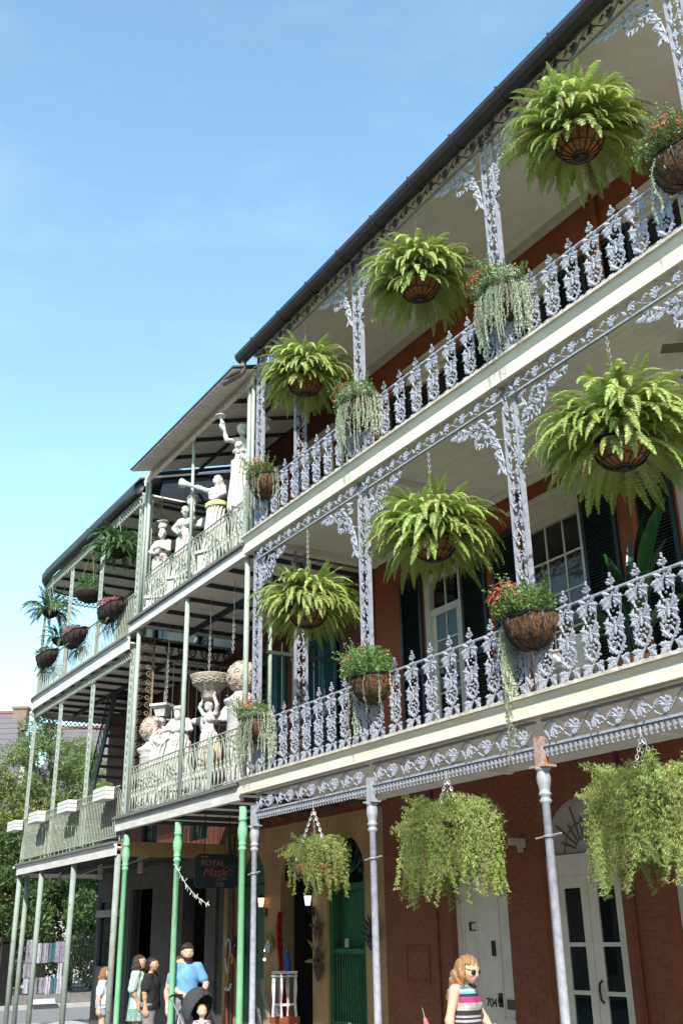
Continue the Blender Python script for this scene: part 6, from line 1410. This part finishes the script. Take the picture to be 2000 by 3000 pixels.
tree('tall feathery pale green tree rising above the garden', (-33.0,6.2,-.4), 12.0, (8.0,2.9,4.2), .16, lM, 7, 42000, .20, .024, 150, lambda z: .35+.75*(1-max(0,z))**.8, .4, 16)
tree('feathery pale green tree in front of the slate roof, right of the tallest one', (-35.0,8.6,-.4), 10.6, (7.2,2.9,3.6), .15, lM, 8, 34000, .20, .022, 80, lambda z: .4+.7*(1-max(0,z))**.8, .4, 14)
tree('yellow green tree at the left picture edge', (-31.5,3.6,-.4), 9.0, (5.2,2.8,4.0), .18, lY, 9, 34000, .17, .03, 130, lambda z: .9, .3)
tree('tall dark green tree far behind at the left picture edge', (-43.0,5.4,-.4), 9.0, (5.0,4.0,4.4), .25, lM, 10, 20000, .24, .06, 100, lambda z: 1.0)
tree('low dark green tree far behind the garden, next to the side wall', (-40.0,14.0,-.4), 8.0, (4.5,4.5,4.0), .25, lD, 11, 20000, .26, .07, 100, lambda z: 1.0)
# ------------------------------------------------------------------ slate roofed house far behind
hs = thing('slate_roofed_house', 'far house with steep grey slate roof, red ridge tiles and a chimney', 'house', (-70,14,-.4), math.atan2(.848,.53))
def roofpoly(L0, L1, zr_, ze, dpt, hipL, hipR):
    return [(L0,-dpt,ze),(L1,-dpt,ze),(L1,dpt,ze),(L0,dpt,ze),(L0+hipL,0,zr_),(L1-hipR,0,zr_)], [(0,1,5,4),(2,3,4,5),(1,2,5),(3,0,4),(3,2,1,0)]
for L0, L1, zr_, ze, dp, hl, hr, yo in [(-24,3.5,19.5,8.0,6.8,2,3.6,0),(1.0,28,18.8,8.6,6.2,1.5,3,3.5)]:
    v_, f_ = roofpoly(L0, L1, zr_, ze, dp, hl, hr); v_ = [(x, y+yo, z) for x, y, z in v_]
    rf = ob('roof', G().add(v_, f_).mesh('roof', mat('purple_grey_slate', (.125,.115,.125), (.09,.083,.09), 3, .7, stretch=(1,1,9))), hs)
    ob('ridge_tiles', G().tube([v_[4], v_[5]], .16, 6).mesh('ridge_tiles', mat('red_ridge_tile', (.26,.10,.08), (.2,.07,.06))), rf)
    ob('wall', G().box(L0+.5, L1-.5, -dp+.5+yo, dp-.5+yo, 0, ze-.01).mesh('wall', K['plaster']), hs)
    n_ = 24; g = G()
    for k in range(1, n_):                     # courses of slates on the slope towards the street
        t_ = k/n_; z = ze+(zr_-ze)*t_; a_ = L0+hl*t_; b_ = L1-hr*t_; y = -dp+dp*t_+yo
        g.add([(a_,y-.05,z-.02),(b_,y-.05,z-.02),(b_,y+.0,z+.07),(a_,y+.0,z+.07)], [(0,1,2,3)])
    ob('slate_courses', g.mesh('slate_courses', mat('slate_course', (.135,.125,.132), (.095,.088,.094), 5, .7)), rf)
ob('chimney', G().box(-.3,.8,-.4,.5,18.0,19.7).box(-.4,.9,-.5,.6,19.701,19.9).mesh('chimney', mat('brown_brick_chimney', (.22,.16,.13), (.15,.11,.09), 6, .9)), hs)
ob('dormer', G().box(2.6,2.95,-6.4,-6.1,8.2,15.0).mesh('dormer', K['plaster']), hs)
# ================================================================== mask shop: hanging sign, string lights, wares on the tan wall
t = thing('shop_sign', 'dark hanging shop sign reading ROYAL Mask .COM 710', 'sign', (-4.0,1.23,3.9))
g = G(); ch = .07
g.prism([(-.45+ch,-1.31),(.45-ch,-1.31),(.45,-1.31+ch),(.45,-.69-ch),(.45-ch,-.69),(-.45+ch,-.69),(-.45,-.69-ch),(-.45,-1.31+ch)], -.02, .02)
SR = RZ(PI/2); bd = ob('board', g.mesh('board', mat('dark_teal_signboard', (.012,.028,.034), (.008,.018,.022), 5, .6)), t, SR)
for x in (-.26,.26): ob('hanger', G().tube([(x,0,-.70),(x,0,.05)], .010, 6).mesh('hanger', K['black']), t, SR)
def stext(txt, x, z, s, m_, shear=0, nm='lettering'):
    o = number(txt, 0,0,0, s, m_, bd, name=nm, shear=shear, al='LEFT', ext=.002); o.matrix_local = T(x, -.024, z) @ RX(PI/2); return o
cT = mat('cream_lettering', (.26,.20,.14)); cR = mat('coral_lettering', (.32,.09,.05)); cB = mat('blue_lettering', (.06,.14,.24))
stext('www', -.33,-.76,.07,cT); stext('ROYAL', -.33,-.91,.155,mat('pale_coral_lettering', (.30,.16,.11))); stext('Mask', -.30,-1.10,.24,cR,.35); stext('.COM', .00,-1.17,.08,cT); stext('710', -.02,-1.28,.11,cT)
g = G().tube([(.22,-.026,-.93),(.28,-.026,-.97),(.36,-.026,-.96),(.40,-.026,-.92),(.33,-.026,-.90),(.27,-.026,-.89),(.22,-.026,-.93)], .008, 5); ob('mask_emblem', g.mesh('mask_emblem', cB), bd)
g = G().tube([(.18,-.026,-1.02),(.24,-.026,-1.07),(.32,-.026,-1.05),(.36,-.026,-1.0),(.28,-.026,-.99),(.18,-.026,-1.02)], .008, 5); ob('mask_emblem', g.mesh('mask_emblem', cR), bd)
t = thing('string_lights', 'string of small fairy lights running from the middle green column', 'string lights', (-3.0,0,2.9))
P_ = [(.08,-.06,.02),(.18,-.03,-.12),(.32,.03,-.30),(.50,.10,-.46),(.68,.15,-.57),(.92,.22,-.68)]
g = G().tube(P_, .007, 5).tube([(.06,-.06,.0),(.09,-.06,-.4),(.10,-.06,-.75),(.06,-.06,-.92)], .005, 4).tube([(-.07,0,.03),(.0,-.07,.03),(.08,-.06,.02)], .012, 5); ob('cable', g.mesh('cable', mat('pale_green_cable', (.36,.40,.34))), t)
bl = G(); 
for k in range(26):
    q = k/25*(len(P_)-1.001); i = int(q); a = Vector(P_[i]).lerp(Vector(P_[i+1]), q-i); bl.tube([a, a+Vector((rnd.uniform(-.05,.05),rnd.uniform(-.04,.04),rnd.choice((-.06,.05))))], .0055, 4)
ob('bulbs', bl.mesh('bulbs', mat('clear_bulb', (.7,.72,.66))), t)
for i, (x, nm) in enumerate([(-7.0,'nearest the green columns'),(-9.5,'middle one'),(-12.6,'farthest one')]):
    t = thing('pendant_lamp', 'white cylinder lamp under the corner gallery, '+nm, 'lamp', (x,.85,3.44), 0, 'cylinder lamps under the corner gallery')
    ob('shade', G().lathe([(.055,-.42),(.058,-.40),(.058,-.20),(.02,-.185)], (0,0,0), 14).mesh('shade', K['plaster'], True), t); ob('bracket', G().tube([(-.2,0,-.12),(.1,0,-.09),(.0,0,-.19)], .012, 5).mesh('bracket', K['plaster']), t)
o = ob('power_cable', G().tube([(-12.8,.86,3.16),(-11,.86,3.20),(-9.4,.86,3.28),(-8,.86,3.24),(-6.6,.86,3.33)], .010, 5).mesh('power_cable', K['plaster'])); tag(o, 'pale cable strung between the cylinder lamps', 'cable')
def lantern(x, z, warm, label):
    t = thing('wall_lantern', label, 'lantern', (x, D, z), 0, 'lit wall lanterns of the mask shop')
    ob('arm', G().tube([(0,-.01,-.20),(0,-.10,-.24),(0,-.13,-.10)], .012, 6).box(-.04,.04,-.025,-.002,-.28,-.12).mesh('arm', K['black']), t)
    ob('glass', G().lathe([(.045,-.10),(.07,.06),(.068,.065)], (0,-.13,0), 8).mesh('glass', emit('lit_glass_warm' if warm else 'lit_glass_white', (1,.62,.36) if warm else (.85,.95,1), .9 if warm else .6)), t)
    ob('cap', G().lathe([(.085,.066),(.05,.11),(.012,.14)], (0,-.13,0), 8).mesh('cap', K['black']), t)
lantern(-4.22,2.36,True,'lit warm wall lantern between the left and middle arch of the tan wall'); lantern(-2.38,2.33,False,'lit white wall lantern beside the middle arch of the tan wall')
t = thing('shop_lamp', 'small bright lamp glowing in the left arch of the mask shop', 'lamp', (-4.30,D+.05,1.25)); ob('bulb', G().sphere((0,0,.22), .055, 12, 8).mesh('bulb', emit('warm_bulb', (1,.72,.55), 4.0)), t); ob('bulb', G().sphere((0,0,.06), .06, 12, 8, sq=(1.2,1.2,.6)).mesh('bulb', emit('warm_bulb_low', (1,.75,.6), 3.0)), t); ob('stand', G().tube([(0,0,-1.57),(0,0,.05)], .012, 6).lathe([(.12,-1.57),(.11,-1.54),(.02,-1.52)], (0,0,0), 12).mesh('stand', K['black']), t)
def boa(x, y, z0, z1, m_, label, seed, r=.085, sway=.05):
    R_ = random.Random(seed); g = G(); n = 2600
    for k in range(n):
        t_ = R_.random(); c = Vector((x+sway*math.sin(t_*5+seed), y, z0+(z1-z0)*t_)); d = Vector((R_.gauss(0,1),R_.gauss(0,1),R_.gauss(-.4,.6))).normalized(); l = r*R_.uniform(.6,1.3); s_ = d.orthogonal().normalized()*.006
        g.add([c-s_, c+s_, c+d*l], [(0,1,2)])
    g.tube([(x+sway*math.sin(q/8*5+seed), y, z0+(z1-z0)*q/8) for q in range(9)], .012, 5)
    o = ob('feather_boa', g.mesh('feather_boa', m_)); tag(o, label, 'feather boa', 'feather boas hung at the mask shop')
mR = mat('red_feather', (.52,.022,.018), (.34,.012,.012), 9, .9); mW = mat('white_feather', (.60,.55,.52), (.42,.38,.36), 9, .9); mG = mat('grey_feather', (.28,.26,.25), (.18,.17,.16), 9, .9)
boa(-3.44,D-.12,1.02,2.14,mR,'red feather boa, upper length, hung left of the middle arch',1); boa(-3.30,D-.10,1.0,2.1,mG,'thin grey feather boa right beside the red one',2,.04,.02)
boa(-3.46,D-.14,.50,1.02,mW,'white stretch of feather boa below the red one',3); boa(-3.34,D-.13,-.2,.85,mR,'red feather boa, low length beside the white stool',4); boa(-3.52,D-.13,-.2,.42,mW,'white feather boa, lowest length near the pavement',5,.085)
boa(-4.00,D-.12,-.25,.95,mW,'long white curled boa between the left and middle arch',6,.05,.14); boa(-4.18,D-.16,-.2,.9,mG,'long grey curled boa next to the lavender column',7,.045,.10)
# wall ornaments
t = thing('fleur_ornament', 'white and gold fleur de lis ornament on the edge of the tan wall', 'ornament', (-5.72,D-.10,.5))
ob('loop', G().tube([(.14*math.sin(a)*(.35+.65*math.sin(a/2)), 0, .86-.32*math.cos(a)) for a in [2*PI*k/20 for k in range(20)]], .022, 6, closed=True).mesh('loop', K['stone'], True), t)
ob('gold_scroll', G().tube([(.05,-.02,.30),(.08,-.02,.62),(.12,-.02,.80)]+[(.19+.085*math.cos(PI-q*.55),-.02,.82+.085*math.sin(PI-q*.55)) for q in range(9)], [.03]*4+[.028]*8, 7).mesh('gold_scroll', mat('dull_gold', (.36,.25,.05), (.24,.16,.03), 9, .6), True), t)
ob('hook', G().tube([(-.16,0,.38)]+[(.17*math.cos(PI+q*PI/8),0,.36+.13*math.sin(PI+q*PI/8)) for q in range(9)], .024, 7).tube([(0,0,.22),(0,0,.44)], [.03,.012], 6).mesh('hook', K['stone'], True), t)
ob('stem', G().lathe([(.05,-.8),(.06,-.4),(.035,-.1),(.05,.05),(.03,.2)], (0,0,0), 12).mesh('stem', mat('dark_red_lacquer', (.16,.03,.02)), True), t)
def maskobj(label, loc, m_, w, h, feathers=None, gold=False, fm=None):
    t = thing('mask', label, 'mask', loc, 0, 'masks on the shop wall'); b = Body(); b.ell((0,0,0), (w,.05,h)); b.cap((0,-.045,h*.1), (0,-.065,-h*.25), .02, .025)
    for s in (-1,1): b.ell((s*w*.4,-.035,-h*.2), (w*.3,.03,h*.2))
    ob('face', b.mesh('face', m_, .012, .012, [lambda X, Y, Z: Y+0*X+0*Z, lambda X, Y, Z: -(np.sqrt(((np.abs(X)-w*.42)/(w*.24))**2+((Z-h*.18)/(h*.12))**2)-1)*.03+0*Y]), t)
    ob('backing', G().prism([(w*.9*math.cos(a), h*.9*math.sin(a)) for a in [2*PI*k/14 for k in range(14)]], -.004, .004).mesh('backing', K['black']), t)
    if feathers:
        g = G()
        for k in range(feathers):
            a = PI*(k+.5)/feathers*1.3-.15*PI; g.leaf((w*.8*math.cos(a),.01,h*.6*math.sin(a)+h*.2), (math.cos(a),-.1,math.sin(a)), h*1.1, .035, (0,-1,0), lobed=False, curl=.1)
        ob('feathers', g.mesh('feathers', fm or K['black']), t)
    return t
maskobj('white face mask with gold ruff, right of the left arch', (-4.02,D-.06,1.55), K['stone'], .09, .13, 12, fm=mat('gold_feather', (.36,.22,.05), (.1,.07,.03), 9, .8))
maskobj('black feathered mask left of the left arch', (-5.42,D-.06,1.48), K['black'], .12, .14, 11)
maskobj('dark veiled mask with pale lace under it, right of the green gate', (-.36,D-.08,1.66), K['black'], .13, .20, 10)
maskobj('brown leather mask with feathers above the tall white stand', (-2.14,D-.06,1.80), mat('brown_leather', (.10,.045,.025), (.06,.028,.015), 9, .6), .10, .20, 3, fm=mat('brown_feather', (.11,.05,.03), (.05,.025,.015), 9, .8))
maskobj('long brown leather mask with straw strands, lower one beside the stand', (-2.10,D-.08,1.26), mat('dark_brown_leather', (.075,.035,.02), (.04,.02,.012), 9, .6), .13, .30, 5, fm=mat('straw_strand', (.24,.17,.08), (.12,.08,.04), 9, .8))
# tall white fretwork stand with a blue parrot figure
t = thing('plant_stand', 'tall white fretwork stand under the blue parrot figure', 'stand', (-2.72,D-.42,GZ))
ob('top', G().box(-.17,.17,-.17,.17,1.42,1.46).mesh('top', K['whitebox']), t); ob('seat', G().box(-.20,.20,-.20,.20,.62,.72).mesh('seat', mat('rust_red_seat', (.30,.07,.03), (.2,.05,.02))), t)
g = G()
for k in range(9): g.ball((-.16+k*.04,-.165,1.38), .018); g.ball((.165,-.16+k*.04,1.38), .018)
ob('beading', g.mesh('beading', K['whitebox']), t)
for sx_ in (-1,1):
    for sy_ in (-1,1):
        g = G(); x, y = sx_*.145, sy_*.145
        g.tube([(x,y,1.42),(x*1.12,y,1.18),(x*.95,y,.98),(x*1.1,y,.74),(x*1.15,y,.0)], [.018,.024,.018,.024,.018], 8).tube([(x*.72,y,1.40),(x*.72,y,.82)], .012, 6); ob('leg', g.mesh('leg', K['whitebox'], True), t)
ob('stretcher', G().box(-.15,.15,-.155,-.135,.90,.94).box(.135,.155,-.134,.15,.901,.941).mesh('stretcher', K['whitebox']), t)
b = Body(); b.ell((0,0,.18), (.055,.05,.10), 0, .2); b.ell((.02,0,.33), (.045,.04,.045)); b.cap((.0,0,.24), (.015,0,.32), .04, .036); b.chain([(.06,0,.335),(.085,0,.325),(.085,0,.30)], [.02,.015,.006]); b.chain([(-.03,0,.12),(-.07,0,-.02),(-.09,0,-.16)], [.035,.025,.010]); b.cap((0,.02,.06), (0,.02,.0), .012); b.cap((0,-.02,.06), (0,-.02,.0), .012)
t = thing('parrot_figure', 'blue parrot figure perched on the tall white stand', 'figurine', (-2.62,D-.42,GZ+1.46), -1.2); ob('body', b.mesh('body', mat('blue_parrot_paint', (.01,.09,.34), (.01,.05,.2), 9, .5), .008, .010), t); ob('face_patch', G().sphere((.048,-.02,.34), .018, 8, 6).sphere((.048,.02,.34), .018, 8, 6).mesh('face_patch', K['whitebox'], True), t)
o = ob('flower_bunch', bush(700,.16,.12,.26,99,(.04,.08),.018,-1).mesh('flower_bunch', mat('dusty_pink_leaf', (.22,.15,.13), (.03,.05,.03), 4, .9))); o.location = (-1.22,D-.14,3.05); tag(o, 'dusty pink dried flower bunch over the green gate', 'flowers')
# poster in the corner shop window
t = thing('shop_banner', 'grey banner with a gold animal emblem in the corner shop window', 'banner', (-13.2,D-.02,.3))
ob('cloth', G().box(-.65,.65,-.03,-.022,-.05,.78).mesh('cloth', mat('grey_banner', (.17,.165,.155), (.12,.115,.11), 8, .9)), t)
b = Body(); b.ell((0,0,.45), (.30,.02,.12)); b.chain([(.25,0,.50),(.42,0,.60),(.50,0,.55)], [.08,.06,.05]); b.chain([(-.25,0,.45),(-.45,0,.30)], [.06,.03]); b.cap((.15,0,.4), (.2,0,.22), .05, .03); b.cap((-.15,0,.4), (-.2,0,.22), .05, .03)
ob('emblem', b.mesh('emblem', mat('gold_emblem', (.30,.19,.03), (.22,.13,.02), 8, .8), .02, .02, [lambda X, Y, Z: np.abs(Y)-.008+0*X+0*Z]), t, T(0,-.034,0))
# short bollard at the far left
o = ob('bollard', G().lathe([(.075,0),(.07,.05),(.062,.10),(.062,1.0),(.070,1.02),(.070,1.05),(.03,1.07)], (0,0,0), 14).mesh('bollard', K['sagerust'], True)); o.location = (-13.55,-.32,GZ); tag(o, 'short sage green bollard in front of the leftmost post', 'bollard')
